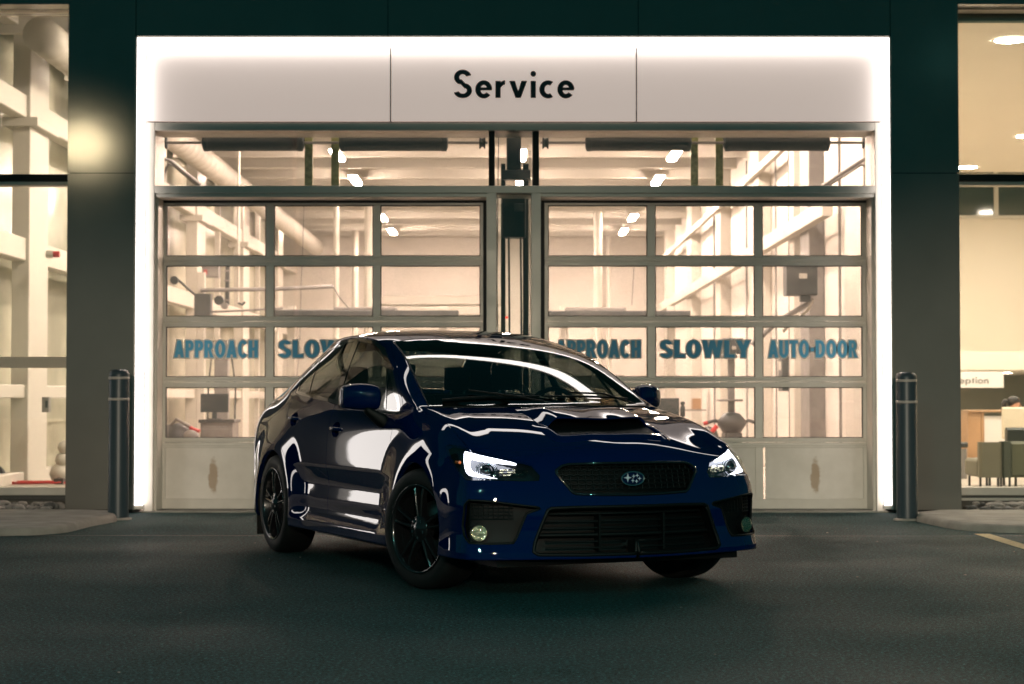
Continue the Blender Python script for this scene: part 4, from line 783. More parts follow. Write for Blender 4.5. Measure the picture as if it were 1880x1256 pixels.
def lerp_tab(tab, x):
    if x <= tab[0][0]: return tab[0][1]
    for (a, va), (b, vb) in zip(tab, tab[1:]):
        if x <= b:
            t = (x - a) / (b - a); t = t * t * (3 - 2 * t) * .35 + t * .65
            return va + (vb - va) * t
    return tab[-1][1]
SX = [-3.28, -3.05, -2.85, -2.65, -2.4, -2.1, -1.8, -1.5, -1.2, -.95, -.7, -.47, -.27, -.05, .2]
WID = [(-3.28, .965), (-2.85, .99), (-2.4, 1.0), (-1.2, .995), (-.3, 1.0), (.2, .998)]
BELT_Z = [(-3.28, 1.040), (-3.05, 1.082), (-2.65, 1.093), (-2.4, 1.076), (-1.5, 1.013), (-.7, .965), (-.47, .962), (-.27, .996), (-.05, .968), (.2, .925)]
BELT_Y = [(-3.28, .69), (-3.05, .695), (-2.85, .735), (-2.65, .768), (-2.4, .785), (-1.8, .797), (-.7, .797), (-.47, .79), (-.27, .768), (-.05, .757), (.2, .777)]
ROWY = [.815, .880, .880, .842, .860, .858, .872, .868, .852]
ROWZ = [.185, .205, .265, .325, .43, .565, .61, .76, .875]
NR = 10
def side_pt(r, x):
    if r == 9: return (x, lerp_tab(BELT_Y, x), lerp_tab(BELT_Z, x))
    y = ROWY[r] * lerp_tab(WID, x); z = ROWZ[r]
    zb = lerp_tab([(-3.28, .10), (-2.4, .085), (-1.5, .03), (-.47, 0), (.2, -.02)], x)
    if r == 8: z += zb * .9; y -= lerp_tab([(-3.28, .03), (-2.6, .012), (-1.5, 0), (.2, 0)], x) + (0.0 if x < -.1 else 0.005)
    if r == 7: z += zb * .6
    if r in (6, 5): z += zb * .25
    if r <= 3 and x < -2.7: z += .08 * (-2.7 - x) / .6
    if r in (1, 2) and x < -2.5: y -= .02
    if r <= 2 and x > 0: z += .01; 
    return (x, y, z)
REAR_P = [(-3.40, .805), (-3.50, .735), (-3.57, .62), (-3.615, .49), (-3.64, .36), (-3.655, .24), (-3.66, .12), (-3.66, 0)]
REAR_Z = [.28, .30, .335, .38, .46, .58, .64, .80, .92]
REAR9 = [(-3.40, .66, 1.000), (-3.47, .59, 1.015), (-3.52, .50, 1.035), (-3.56, .40, 1.052), (-3.58, .29, 1.065), (-3.59, .19, 1.072), (-3.595, .095, 1.076), (-3.595, 0, 1.077)]
NOSE_P = [(.42, .893), (.565, .890), (.675, .862), (.728, .79), (.775, .67), (.82, .52), (.865, .345), (.90, .17), (.912, 0)]
NOSE_Z = [.205, .215, .25, .33, .42, .50, .565, .645, .725]
NOSE9 = [(.43, .795, .846), (.565, .797, .784), (.615, .72, .775), (.645, .62, .762), (.69, .50, .770), (.735, .37, .787), (.772, .245, .796), (.797, .12, .800), (.805, 0, .801)]
def rear_pt(r, k):
    if r == 9: return REAR9[k]
    x, y = REAR_P[k]
    if r == 8: x += .03; y *= .93
    if r == 7: x += .005; y *= .985
    if r <= 1: x += .06; y *= .97
    if r == 2: x += .03
    return (x, y, REAR_Z[r])
def nose_pt(r, k):
    if r == 9: return NOSE9[k]
    x, y = NOSE_P[k]; z = NOSE_Z[r]
    t = k / 8
    if r == 8: x -= .055 - .01 * t; y -= .035 * (1 - t); 
    if r == 8 and k <= 1: z += .018
    if r in (6, 7, 8): y -= (.006, .016, .012)[r - 6] * (1 - t)
    if r == 7: x -= .022; y -= .012 * (1 - t); z += .01 if k < 3 else 0
    if r == 6: x -= .004
    if r == 5: x += .004
    if r == 4: x += .008; 
    if r == 3: x += .006
    if r in (2,): x += .024; y += .010
    if r == 1: x += .026; y += .010
    if r == 0: x -= .05; y -= .04 * (1 - t); 
    return (x, y, z)
# greenhouse roof edge (windscreen top -> cantrail -> rear glass top); 7 front, 11 side, 7 rear segments
WB = [(-.095, 0, 1.004), (-.098, .13, 1.004), (-.11, .26, 1.004), (-.13, .385, 1.003), (-.162, .505, 1.002), (-.205, .617, 1.002), (-.248, .706, 1.001)]
WT = [(-1.055, 0, 1.424), (-1.058, .11, 1.423), (-1.067, .22, 1.421), (-1.085, .325, 1.418), (-1.112, .425, 1.412), (-1.148, .51, 1.404), (-1.19, .565, 1.395)]
SG3 = [(-1.235, .603, 1.386), (-1.33, .607, 1.403), (-1.44, .609, 1.420), (-1.57, .611, 1.436), (-1.70, .612, 1.446), (-1.85, .612, 1.450), (-2.0, .608, 1.446), (-2.13, .602, 1.434), (-2.25, .594, 1.416), (-2.35, .585, 1.395), (-2.43, .574, 1.374), (-2.49, .56, 1.352)]
RT = [(-2.50, .50, 1.365), (-2.515, .44, 1.378), (-2.525, .36, 1.39), (-2.535, .27, 1.398), (-2.54, .18, 1.403), (-2.545, .09, 1.406), (-2.545, 0, 1.407)]
RB = [(-3.08, .62, 1.107), (-3.10, .53, 1.113), (-3.115, .43, 1.118), (-3.125, .32, 1.121), (-3.13, .21, 1.124), (-3.135, .10, 1.125), (-3.135, 0, 1.125)]

def build_shell():
    V = []; key = {}
    def vid(p):
        k = tuple(round(c, 5) for c in p)
        if k not in key: key[k] = len(V); V.append(p)
        return key[k]
    Fc = []; tagf = []; crease = {}
    def quad(a, b, c, d, t):
        f = [a, b, c, d]; g = []
        for i in f:
            if i not in g: g.append(i)
        if len(g) >= 3: Fc.append(g); tagf.append(t)
    def cr(a, b, w): crease[tuple(sorted((a, b)))] = w
    # lower body loops: rear centre -> side -> nose centre
    rows = []
    for r in range(NR):
        pts = [rear_pt(r, k) for k in range(7, -1, -1)] + [side_pt(r, x) for x in SX] + [nose_pt(r, k) for k in range(9)]
        rows.append([vid(p) for p in pts])
    n = len(rows[0])
    for r in range(NR - 1):
        for j in range(n - 1): quad(rows[r][j], rows[r][j + 1], rows[r + 1][j + 1], rows[r + 1][j], 1)
    for j in range(n - 1):
        cr(rows[1][j], rows[1][j + 1], .5)
        if 8 <= j < 23: cr(rows[2][j], rows[2][j + 1], .55); cr(rows[6][j], rows[6][j + 1], .35)
        if j >= 23: cr(rows[6][j], rows[6][j + 1], .35); cr(rows[2][j], rows[2][j + 1], .5)
        if 9 <= j < 20: cr(rows[9][j], rows[9][j + 1], .5)
        if j < 8: cr(rows[9][j], rows[9][j + 1], .5)
    for r in range(1, 7): cr(rows[r][25], rows[r + 1][25], .45)   # bumper corner edge
    top = rows[9]; sA = 8 + 12; sC = 8 + 1; cF = 23 + 1; cR = 7     # A base column, C column, hood front corner, rear deck corner
    def coons(front, back, outer, centre, t, bump=None, zf=None):
        """front/back: outer->centre id lists; outer/centre: front->back id lists (endpoints shared)"""
        na = len(front) - 1; nb = len(outer) - 1; G = [[None] * (na + 1) for _ in range(nb + 1)]
        P = lambda i: Vector(V[i])
        for i in range(nb + 1):
            for j in range(na + 1):
                if i == 0: G[i][j] = front[j]; continue
                if i == nb: G[i][j] = back[j]; continue
                if j == 0: G[i][j] = outer[i]; continue
                if j == na: G[i][j] = centre[i]; continue
                v = i / nb; u = j / na
                q = (1 - v) * P(front[j]) + v * P(back[j]) + (1 - u) * P(outer[i]) + u * P(centre[i])
                q -= (1 - u) * (1 - v) * P(front[0]) + u * (1 - v) * P(front[na]) + (1 - u) * v * P(back[0]) + u * v * P(back[na])
                if bump: q.z += bump(u, v)
                G[i][j] = vid(tuple(q))
        for i in range(nb):
            for j in range(na): quad(G[i][j], G[i][j + 1], G[i + 1][j + 1], G[i + 1][j], t)
        return G
    # hood
    hf = top[cF:]                                  # corner -> centre (8 ids, 7 segs)
    ho = [top[cF - i] for i in range(cF - sA + 1)] # corner -> A base (4 segs)
    wb = [vid(p) for p in WB] + [top[sA]]          # centre -> corner
    hb = wb[::-1]
    hc = [hf[-1], vid((.615, 0, .853)), vid((.40, 0, .905)), vid((.15, 0, .958)), wb[0]]
    hood = coons(hf, hb, ho, hc, 2, lambda u, v: .004 * sin(pi * v) * sin(pi * min(1, u * 1.4)) + (.008 if u > .28 else -.001) * sin(pi * v) ** .5)
    for i in range(len(hood) - 1): cr(hood[i][2], hood[i + 1][2], .55); cr(hood[i][1], hood[i + 1][1], .3)
    # greenhouse walls
    wt = [vid(p) for p in WT]; sg = [vid(p) for p in SG3]; rt = [vid(p) for p in RT]; rb = [vid(p) for p in RB]
    base = wb + [top[j] for j in range(sA - 1, sC - 1, -1)] + rb
    roof = wt + sg + rt
    assert len(base) == len(roof), (len(base), len(roof))
    m = len(base); lv = [base]
    for k, t in ((1, .33), (2, .66)):
        L = []
        for j in range(m):
            a = Vector(V[base[j]]); b = Vector(V[roof[j]]); q = a.lerp(b, t); bul = sin(pi * t)
            if j < 7: q += Vector((.35, 0, .94)) * (.036 if k == 1 else .058) + Vector((0, .012 * j / 6, 0)) * bul
            elif j < 19: q += Vector((0, 1, 0)) * .018 * bul
            else: q += Vector((-.3, 0, .9)) * .03 * bul
            L.append(vid(tuple(q)))
        lv.append(L)
    lv.append(roof)
    for k in range(3):
        for j in range(m - 1):
            t = 3 if j < 6 else (4 if j < 7 else (5 if j < 18 else (6 if j < 19 else 7)))
            quad(lv[k][j], lv[k][j + 1], lv[k + 1][j + 1], lv[k + 1][j], t)
    for k in range(3): cr(lv[k][7], lv[k + 1][7], .35); cr(lv[k][6], lv[k + 1][6], .55); cr(lv[k][18], lv[k + 1][18], .1)
    for j in range(m - 1):
        cr(lv[3][j], lv[3][j + 1], .35 if 7 <= j < 18 else .2)
        if j < 7: cr(lv[0][j], lv[0][j + 1], .7)
    # roof cap
    rf = wt[::-1]; rf = [sg[0]] + rf
    rbk = [sg[-1]] + rt
    rc = [wt[0]] + [vid(p) for p in [(-1.17, 0, 1.448), (-1.30, 0, 1.466), (-1.44, 0, 1.479), (-1.58, 0, 1.487), (-1.73, 0, 1.491), (-1.88, 0, 1.490), (-2.03, 0, 1.484), (-2.17, 0, 1.473), (-2.30, 0, 1.457), (-2.43, 0, 1.434)]] + [rt[-1]]
    coons(rf, rbk, sg, rc, 8, lambda u, v: .004 * sin(pi * u) * sin(pi * v))
    # deck
    db = [top[cR - i] for i in range(8)]           # rear corner -> rear centre
    df = [top[sC]] + rb
    do = [top[sC], top[sC - 1], top[cR]]
    dc = [rb[-1], vid((-3.40, 0, 1.118)), db[-1]]
    coons(df, db, do, dc, 9)
    # mirror across y = 0 and subdivide
    nv = len(V); idx = list(range(nv)); V2 = list(V)
    for i, p in enumerate(V):
        if abs(p[1]) < 1e-6: idx[i] = i
        else: idx[i] = len(V2); V2.append((p[0], -p[1], p[2]))
    F2 = Fc + [[idx[i] for i in reversed(f)] for f in Fc]; T2 = tagf + tagf; SD = [1] * len(Fc) + [-1] * len(Fc)
    me = bpy.data.meshes.new('shell'); me.from_pydata(V2, [], F2)
    a = me.attributes.new('patch', 'INT', 'FACE'); a.data.foreach_set('value', T2)
    a = me.attributes.new('crease_edge', 'FLOAT', 'EDGE')
    cm = {}
    for (p, q), w in crease.items(): cm[(p, q)] = w; cm[tuple(sorted((idx[p], idx[q])))] = w
    a.data.foreach_set('value', [cm.get(tuple(sorted(e.vertices)), 0.) for e in me.edges])
    ob = bpy.data.objects.new('shell', me); COL.objects.link(ob)
    md = ob.modifiers.new('s', 'SUBSURF'); md.levels = 3; md.render_levels = 3; md.use_limit_surface = False
    dg = bpy.context.evaluated_depsgraph_get(); ev = ob.evaluated_get(dg); m2 = bpy.data.meshes.new_from_object(ev)
    bpy.data.objects.remove(ob)
    return m2
def smooth01(t): t = max(0., min(1., t)); return t * t * (3 - 2 * t)
WHEEL_R = .332
ARCH_R = .372
def deform(p):
    """flares over the wheels, waist scallop in the doors, crease work on nose"""
    x, y, z = p; s = 1 if y >= 0 else -1; ay = abs(y)
    if ay > .5 and z < .95:
        for wx in (0., -2.65):
            r = sqrt((x - wx) ** 2 + (z - .325) ** 2)
            if r < .70:
                q = (r - .40) / .24; k = 1 if q < -.12 else (0 if q > 1.12 else (1 - q if .12 < q < .88 else (1 - (q + .12) ** 2 / .48 if q <= .12 else (1.12 - q) ** 2 / .48)))
                if x > .3 and wx == 0.: k *= max(0, 1 - (x - .3) / .25)
                tgt = .8975; w = k * smooth01((ay - .6) / .2) * (1 if z < .70 else 1 - smooth01((z - .70) / .2))
                if z < .30: w *= smooth01((z - .12) / .15)
                ay += max(0, (tgt - ay)) * w * .96
        # door scallop between the wheels
        if -2.2 < x < -.4:
            q = smooth01((x + 2.3) / .5) * smooth01((-.3 - x) / .4)
            ay -= .013 * q * math.exp(-((z - .50) / .07) ** 2)
    return Vector((x, s * ay, z))
# ------------------------------------------------------------------ shell -> panels
_me = build_shell(); SH = bmesh.new(); SH.from_mesh(_me); bpy.data.meshes.remove(_me)
for v in SH.verts: v.co = deform(v.co)
bmesh.ops.recalc_face_normals(SH, faces=SH.faces[:]); SH.normal_update()
SHELL = BVHTree.FromBMesh(SH)
SH.faces.ensure_lookup_table(); SH.verts.ensure_lookup_table()
_fv = [[v.index for v in f.verts] for f in SH.faces]; _vn = [v.normal.copy() for v in SH.verts]; _vc = [v.co.copy() for v in SH.verts]
def smooth_normal(p):
    q, n, i, d = SHELL.find_nearest(p)
    if i is None: return Vector((0, 0, 1))
    acc = Vector(); 
    for k in _fv[i]:
        w = 1.0 / (1e-5 + (q - _vc[k]).length_squared); acc += _vn[k] * w
    return acc.normalized()
H = SH.copy()                                     # half with y > 0
bmesh.ops.delete(H, geom=[f for f in H.faces if f.calc_center_median().y < 0], context='FACES')
LP = H.faces.layers.int['patch']; LR = H.faces.layers.int.new('reg')
PROJ = {'side': (Vector((1, 0, 0)), Vector((0, 0, 1))), 'front': (Vector((0, 1, 0)), Vector((0, 0, 1))), 'top': (Vector((1, 0, 0)), Vector((0, 1, 0))),
        'corner': (Vector((-1, 1, 0)).normalized(), Vector((0, 0, 1))), 'rcorner': (Vector((1, 1, 0)).normalized(), Vector((0, 0, 1)))}
REG = {'body': 0}
def inside(poly, u, w):
    c = False; n = len(poly); j = n - 1
    for i in range(n):
        (a, b), (p, q) = poly[i], poly[j]
        if (b > w) != (q > w) and u < (p - a) * (w - b) / (q - b) + a: c = not c
        j = i
    return c
def cut(name, poly, proj, ok, off=0.):
    U, Z = PROJ[proj]; n = len(poly)
    for i in range(n):
        (u0, w0), (u1, w1) = poly[i], poly[(i + 1) % n]
        p0 = U * u0 + Z * w0; nn = (U * -(w1 - w0) + Z * (u1 - u0))
        if nn.length < 1e-7: continue
        nn.normalize(); e = .035
        lo = (min(u0, u1) - e, min(w0, w1) - e); hi = (max(u0, u1) + e, max(w0, w1) + e); fs = []
        for f in H.faces:
            c = f.calc_center_median(); u = c.dot(U); w = c.dot(Z)
            if lo[0] < u < hi[0] and lo[1] < w < hi[1] and ok(c, f[LP], f[LR]): fs.append(f)
        if not fs: continue
        geom = set(fs)
        for f in fs: geom.update(f.edges); geom.update(f.verts)
        bmesh.ops.bisect_plane(H, geom=list(geom), dist=1e-5, plane_co=p0, plane_no=nn)
    k = REG.setdefault(name, len(REG))
    for f in H.faces:
        c = f.calc_center_median()
        if ok(c, f[LP], f[LR]) and inside(poly, c.dot(U), c.dot(Z)): f[LR] = k
def circ(cx, cz, r, n=48): return [(cx + r * cos(2 * pi * i / n), cz + r * sin(2 * pi * i / n)) for i in range(n)]
def side_ok(c, p, r): return c.y > .45 and p in (1, 4, 5, 6)
def low_ok(c, p, r): return c.y > .5 and p == 1
def win_ok(c, p, r): return c.y > .5 and (p in (4, 5, 6) or (p == 1 and c.z > .92))
for f in H.faces:
    k = {2: 'hood', 3: 'windscreen', 7: 'rear_window'}.get(f[LP])
    if k: f[LR] = REG.setdefault(k, len(REG))
Bcut = [(-1.70, 1.50), (-1.675, 1.41), (-1.60, 1.02), (-1.575, .90), (-1.58, .60), (-1.60, .43), (-1.60, .315)]
cut('front_door', Bcut + [(-.655, .315), (-.60, .46), (-.475, .66), (-.452, .76), (-.458, .88), (-.43, .962), (-.54, 1.055), (-.83, 1.235), (-1.16, 1.378), (-1.36, 1.437), (-1.50, 1.50)], 'side', side_ok)
cut('rear_door', Bcut + [(-2.25, .315), (-2.245, .42), (-2.29, .56), (-2.37, .66), (-2.475, .74), (-2.475, .87), (-2.50, 1.01), (-2.565, 1.10), (-2.60, 1.20), (-2.49, 1.292), (-2.34, 1.352), (-2.22, 1.405), (-2.05, 1.50)], 'side', lambda c, p, r: side_ok(c, p, r) and r != REG['front_door'])
cut('window_trim', [(-.478, .958), (-.575, 1.045), (-.86, 1.218), (-1.19, 1.360), (-1.38, 1.408), (-1.54, 1.427), (-1.70, 1.435), (-1.86, 1.432), (-2.02, 1.420), (-2.21, 1.386), (-2.33, 1.338), (-2.46, 1.284), (-2.55, 1.212), (-2.50, 1.085), (-2.40, 1.072), (-1.5, 1.008), (-.7, .958)], 'side', win_ok)
GW1 = [(-.745, .985), (-.92, 1.205), (-1.216, 1.340), (-1.39, 1.386), (-1.54, 1.404), (-1.645, 1.410), (-1.566, 1.10), (-1.545, 1.030)]
GW0 = [(-.545, .978), (-.595, 1.025), (-.88, 1.192), (-.895, 1.195), (-.72, .984)]
GW2 = [(-1.640, 1.040), (-1.735, 1.413), (-1.862, 1.409), (-2.014, 1.397), (-2.205, 1.362), (-2.318, 1.316), (-2.19, 1.082)]
GW3 = [(-2.215, 1.084), (-2.338, 1.308), (-2.45, 1.262), (-2.522, 1.204), (-2.455, 1.098)]
for nm, pl in (('quarter_glass', GW0), ('side_glass_front', GW1), ('side_glass_rear', GW2), ('rear_quarter_glass', GW3)): cut(nm, pl, 'side', win_ok)
for cx in (0., -2.65): cut('arch', circ(cx, .325, ARCH_R), 'side', lambda c, p, r: c.y > .4 and p == 1)
for f in H.faces:
    c = f.calc_center_median()
    if f[LP] == 1 and c.z < .26 and (abs(c.x) < ARCH_R + .0 or abs(c.x + 2.65) < ARCH_R) and c.y > .4 and f[LR] != REG['arch'] and sqrt((c.x if c.x > -1 else c.x + 2.65) ** 2 + (c.z - .325) ** 2) < ARCH_R: f[LR] = REG['arch']
cut('fuel_door', circ(-2.93, .84, .078, 24), 'side', low_ok)
for x, z in ((-2.305, .908), (-1.433, .852)): cut('handle_cup', [(x + a * .074, z + b * .047) for a, b in circ(0, 0, 1, 20)], 'side', low_ok)
cut('headlight', [(.361, .786), (.336, .800), (.231, .793), (.175, .778), (.058, .755), (-.033, .736), (-.119, .716), (-.163, .702), (-.21, .650), (-.209, .620), (-.134, .617), (-.058, .621), (.039, .624), (.145, .622), (.190, .640), (.276, .700), (.326, .739)], 'corner', lambda c, p, r: c.x > .25 and c.y > .3 and p == 1)
cut('grille', [(0, .708), (.16, .708), (.345, .704), (.385, .694), (.415, .672), (.415, .655), (.345, .560), (.325, .550), (.16, .544), (0, .542), (-.05, .542), (-.05, .708)], 'front', lambda c, p, r: c.x > .6 and p == 1)
cut('intake', [(-.05, .482), (.30, .482), (.455, .478), (.475, .468), (.545, .30), (.555, .255), (.53, .240), (.3, .236), (-.05, .236)], 'front', lambda c, p, r: c.x > .6 and p == 1)
cut('fog_pocket', [(.122, .522), (.013, .516), (-.216, .484), (-.222, .476), (-.160, .452), (-.111, .318), (-.10, .300), (.009, .297), (.112, .300), (.150, .335), (.165, .385), (.150, .495)], 'corner', lambda c, p, r: c.x > .4 and c.y > .3 and p == 1 and r == 0)
cut('front_bumper', [(.30, .10), (.30, .56), (.30, .60), (.36, .66), (.40, .70), (.455, .765), (.70, .80), (1.2, .84), (1.2, .10)], 'side', lambda c, p, r: p == 1 and r == 0 and c.x > .2)
cut('tail_lamp', [(-3.05, 1.02), (-3.10, .985), (-3.25, .93), (-3.45, .90), (-3.70, .89), (-3.70, .99), (-3.50, 1.0), (-3.30, 1.015)], 'side', lambda c, p, r: p == 1 and c.y > .42 and r == 0)
cut('rear_bumper', [(-3.75, .10), (-3.00, .10), (-3.00, .60), (-3.04, .66), (-3.10, .80), (-3.75, .82)], 'side', lambda c, p, r: p == 1 and r == 0)
cut('boot_lid', [(-3.75, .83), (-3.40, .83), (-3.40, 1.0), (-3.10, 1.2), (-3.10, 1.3), (-3.75, 1.3)], 'side', lambda c, p, r: p in (1, 9) and r == 0 and c.y < .60)
cut('cowl', [(-.03, -.1), (-.03, .15), (-.045, .28), (-.07, .40), (-.11, .52), (-.155, .62), (-.20, .695), (-.28, .72), (-.4, .7), (-.4, -.1)], 'top', lambda c, p, r: p == 2)
H.normal_update()

def region(name, sides='both'):
    """faces of a region -> new bmesh; sides 'both' merges the mirrored half"""
    k = REG[name]; b = bmesh.new(); mp = {}
    def half(s):
        m = {}
        for f in H.faces:
            if f[LR] != k: continue
            vs = []
            for v in f.verts:
                if v not in m: m[v] = b.verts.new((v.co.x, v.co.y * s, v.co.z))
                vs.append(m[v])
            if s < 0: vs.reverse()
            try: nf = b.faces.new(vs)
            except ValueError: continue
            nf.smooth = True
    if sides in ('both', 'L'): half(1)
    if sides in ('both', 'R'): half(-1)
    if sides == 'both': bmesh.ops.remove_doubles(b, verts=[v for v in b.verts if abs(v.co.y) < 1e-4], dist=2e-4)
    b.normal_update(); return b
def finish(b, name, parent, mat, smooth_nrm=True, mats=None):
    me = bpy.data.meshes.new(name)
    b.verts.ensure_lookup_table()
    lay = b.verts.layers.float_vector.get('sn')
    nr = [Vector(v[lay]) for v in b.verts] if lay else None
    b.to_mesh(me); b.free()
    for m in (mats or [mat]): me.materials.append(m)
    if nr and smooth_nrm: me.normals_split_custom_set_from_vertices([tuple(n) for n in nr])
    return link(name, me, parent)
def panel(name, obj, parent, mat, sides='both', gap=.0022, depth=.018, inset=0., disp=None, label=None):
    b = region(name, sides)
    lay = b.verts.layers.float_vector.new('sn')
    for v in b.verts: v[lay] = smooth_normal(v.co)
    if gap or depth:
        bd = [e for e in b.edges if len(e.link_faces) == 1]; bv = {v for e in bd for v in e.verts}; mv = {}
        for v in bv:
            es = [e for e in v.link_edges if len(e.link_faces) == 1]; acc = Vector()
            for e in es:
                f = e.link_faces[0]; d = (e.verts[1].co - e.verts[0].co)
                if d.length < 1e-7: continue
                d.normalize(); q = f.calc_center_median() - v.co; q -= d * q.dot(d); q -= f.normal * q.dot(f.normal)
                if q.length > 1e-9: acc += q.normalized()
            if acc.length > 1e-6: mv[v] = acc.normalized() * gap
        for v, d in mv.items(): v.co += d
        if depth:
            r = bmesh.ops.extrude_edge_only(b, edges=bd); nv = [g for g in r['geom'] if isinstance(g, bmesh.types.BMVert)]
            for v in nv: v.co -= Vector(v[lay]) * depth
    if inset:
        for v in b.verts: v.co -= Vector(v[lay]) * inset
    if disp:
        for v in b.verts: v.co += Vector((disp[0], disp[1] * (1 if v.co.y > 0 else -1), disp[2]))
    o = finish(b, obj, parent, mat)
    if label: o['label'] = label
    return o
def recess(name, obj, parent, mat, disp, sides, lip=.0):
    """the faces of a region pushed in, with side walls"""
    b = region(name, sides)
    bd = [e for e in b.edges if len(e.link_faces) == 1]
    orig = {v: v.co.copy() for v in b.verts}
    r = bmesh.ops.extrude_edge_only(b, edges=bd); nv = {g for g in r['geom'] if isinstance(g, bmesh.types.BMVert)}
    for v in b.verts:
        if v not in nv: v.co += Vector((disp[0], disp[1] * (1 if v.co.y > 0 else -1), disp[2]))
    for f in b.faces: f.smooth = False
    return finish(b, obj, parent, mat, False)
def sub(parent, name, mb): return mb.build(name, parent)

CAR = thing('sports_sedan', 'glossy dark blue sports sedan with bonnet scoop and lit headlights, angled before the service doors', 'car', CAR_LOC, CAR_TH - pi / 2)
BODY = panel('body', 'body_shell', CAR, M_paint, depth=.03, gap=.0015)
HOOD = panel('hood', 'hood', CAR, M_paint); panel('cowl', 'cowl_panel', CAR, M_bplast, gap=.001, depth=.01, inset=.006)
FB = panel('front_bumper', 'front_bumper', CAR, M_paint, gap=.0012, depth=.02); panel('rear_bumper', 'rear_bumper', CAR, M_paint); panel('boot_lid', 'boot_lid', CAR, M_paint)
WS = panel('windscreen', 'windscreen', CAR, M_wglass, gap=.003, depth=0); panel('rear_window', 'rear_window', CAR, M_cglass, gap=.003, depth=0)
# frit band and rubber seal round the windscreen: tubes on its edge
def edge_tube(reg, name, parent, mat, r, sides='both', inset=0.):
    b = region(reg, sides); bd = [e for e in b.edges if len(e.link_faces) == 1]
    adj = {}
    for e in bd:
        for v in e.verts: adj.setdefault(v, []).append(e.other_vert(v))
    seen = set(); mb = MB()
    for s0 in adj:
        if s0 in seen: continue
        loop = [s0]; seen.add(s0); cur = s0
        while True:
            nx = [v for v in adj[cur] if v not in seen]
            if not nx: break
            cur = nx[0]; seen.add(cur); loop.append(cur)
        if len(loop) < 4: continue
        P = [v.co.copy() - smooth_normal(v.co) * inset for v in loop]; P.append(P[0])
        P = P[::2] if len(P) > 60 else P
        if (P[-1] - P[0]).length > 1e-6: P.append(P[0])
        mb.tube(P, r, 6, mat)
    b.free(); return mb.build(name, parent)
edge_tube('windscreen', 'windscreen_seal', CAR, M_bplast, .006, inset=.004)
for sd, s in (('L', 1), ('R', -1)):
    dF = panel('front_door', 'front_door', CAR, M_paint, sd); dR = panel('rear_door', 'rear_door', CAR, M_paint, sd)
    tr = panel('window_trim', 'window_trim', CAR, M_bgloss, sd, gap=.001, depth=.012, inset=.002)
    for rg, nm in (('quarter_glass', 'quarter_glass'), ('side_glass_front', 'side_window'), ('side_glass_rear', 'side_window'), ('rear_quarter_glass', 'quarter_glass')):
        panel(rg, nm, CAR, M_cglass, sd, gap=0, depth=0, inset=.005)
    panel('fuel_door', 'fuel_door', CAR, M_paint, sd, gap=.0015, depth=.01) if s < 0 else panel('fuel_door', 'fender_patch', BODY, M_paint, sd, gap=-.0015, depth=0)
    panel('tail_lamp', 'tail_lamp', CAR, M_red, sd, gap=.001)
    # handles
    recess('handle_cup', 'handle_recess', CAR, M_paint, (0, -.022, 0), sd)
    for x, z, door in ((-2.305, .911, dR), (-1.433, .855, dF)):
        y = [h[0].y for h in [SHELL.ray_cast(Vector((x, 3 * s, z)), Vector((0, -s, 0)))]][0]
        mb = MB(); yy = abs(y)
        pts = [(x + .085, s * (yy - .006), z), (x + .06, s * (yy + .012), z + .001), (x, s * (yy + .022), z + .003), (x - .06, s * (yy + .014), z + .004), (x - .09, s * (yy - .006), z + .004)]
        mb.tube(pts, [.010, .012, .013, .013, .010], 10, M_paint); mb.build('door_handle', door)
# lower shut-off: underbody, inner liner
mb = MB(); mb.box(-3.45, .74, -.72, .72, .175, .25, M_bplast); mb.box(-2.2, -.45, -.80, .80, .18, .30, M_bplast); mb.build('underbody', CAR)
b = bmesh.new()
vm = {}
for f in H.faces:
    if f[LP] in (1, 4, 5, 6, 8, 9) and f[LR] in [REG[k] for k in ('body', 'front_door', 'rear_door')] and -3.1 < f.calc_center_median().x < -.3:
        c = f.calc_center_median()
        if c.z < .3: continue
        for s in (1, -1):
            vs = []
            for v in f.verts:
                if (v, s) not in vm:
                    q = v.co - v.normal * .028; vm[(v, s)] = b.verts.new((q.x, q.y * s, q.z))
                vs.append(vm[(v, s)])
            try: b.faces.new(vs).smooth = True
            except ValueError: pass
finish(b, 'interior_lining', CAR, M_intblk, False)
# wheel housings
for cx in (0., -2.65):
    for s in (1, -1):
        mb = MB(); n = 20; vs = []; fs = []
        for i in range(n + 1):
            t = -.25 + (pi + .5) * i / n
            for y in (.868, .52): vs.append((cx + (ARCH_R + .012) * cos(t), s * y, .325 + (ARCH_R + .012) * sin(t)))
        fs = [(2 * i, 2 * i + 1, 2 * i + 3, 2 * i + 2) for i in range(n)]
        fs.append([2 * i + 1 for i in range(n + 1)])
        mb.add(vs, fs, M_bplast); mb.build('wheel_housing', CAR)
# ------------------------------------------------------------------ nose
def surf_x(y, z):
    h = SHELL.ray_cast(Vector((3, y, z)), Vector((-1, 0, 0)))[0]; return h.x if h else .8
def surf_c(u, z, s, inset=0.):
    U = Vector((-1, 1, 0)).normalized(); D = Vector((1, 1, 0)).normalized()
    p = U * u + Vector((0, 0, z)) + D * 3; h = SHELL.ray_cast(p, -D)[0]
    if h is None: h = p - D * 2.2
    h = h - smooth_normal(h) * inset
    return Vector((h.x, h.y * s, h.z))
def surf_z(x, y): return SHELL.ray_cast(Vector((x, y, 3)), Vector((0, 0, -1)))[0].z
GR = recess('grille', 'grille', CAR, M_bplast, (-.055, 0, 0), 'both')
GP = [(-.415, .663), (-.345, .556), (.345, .556), (.415, .663), (.38, .697), (-.38, .697)]
def in_gr(y, z, m=.0):
    w = .415 - (max(0, .655 - z)) * .68 - max(0, z - .672) * 1.2
    return abs(y) < w - m
mb = MB()
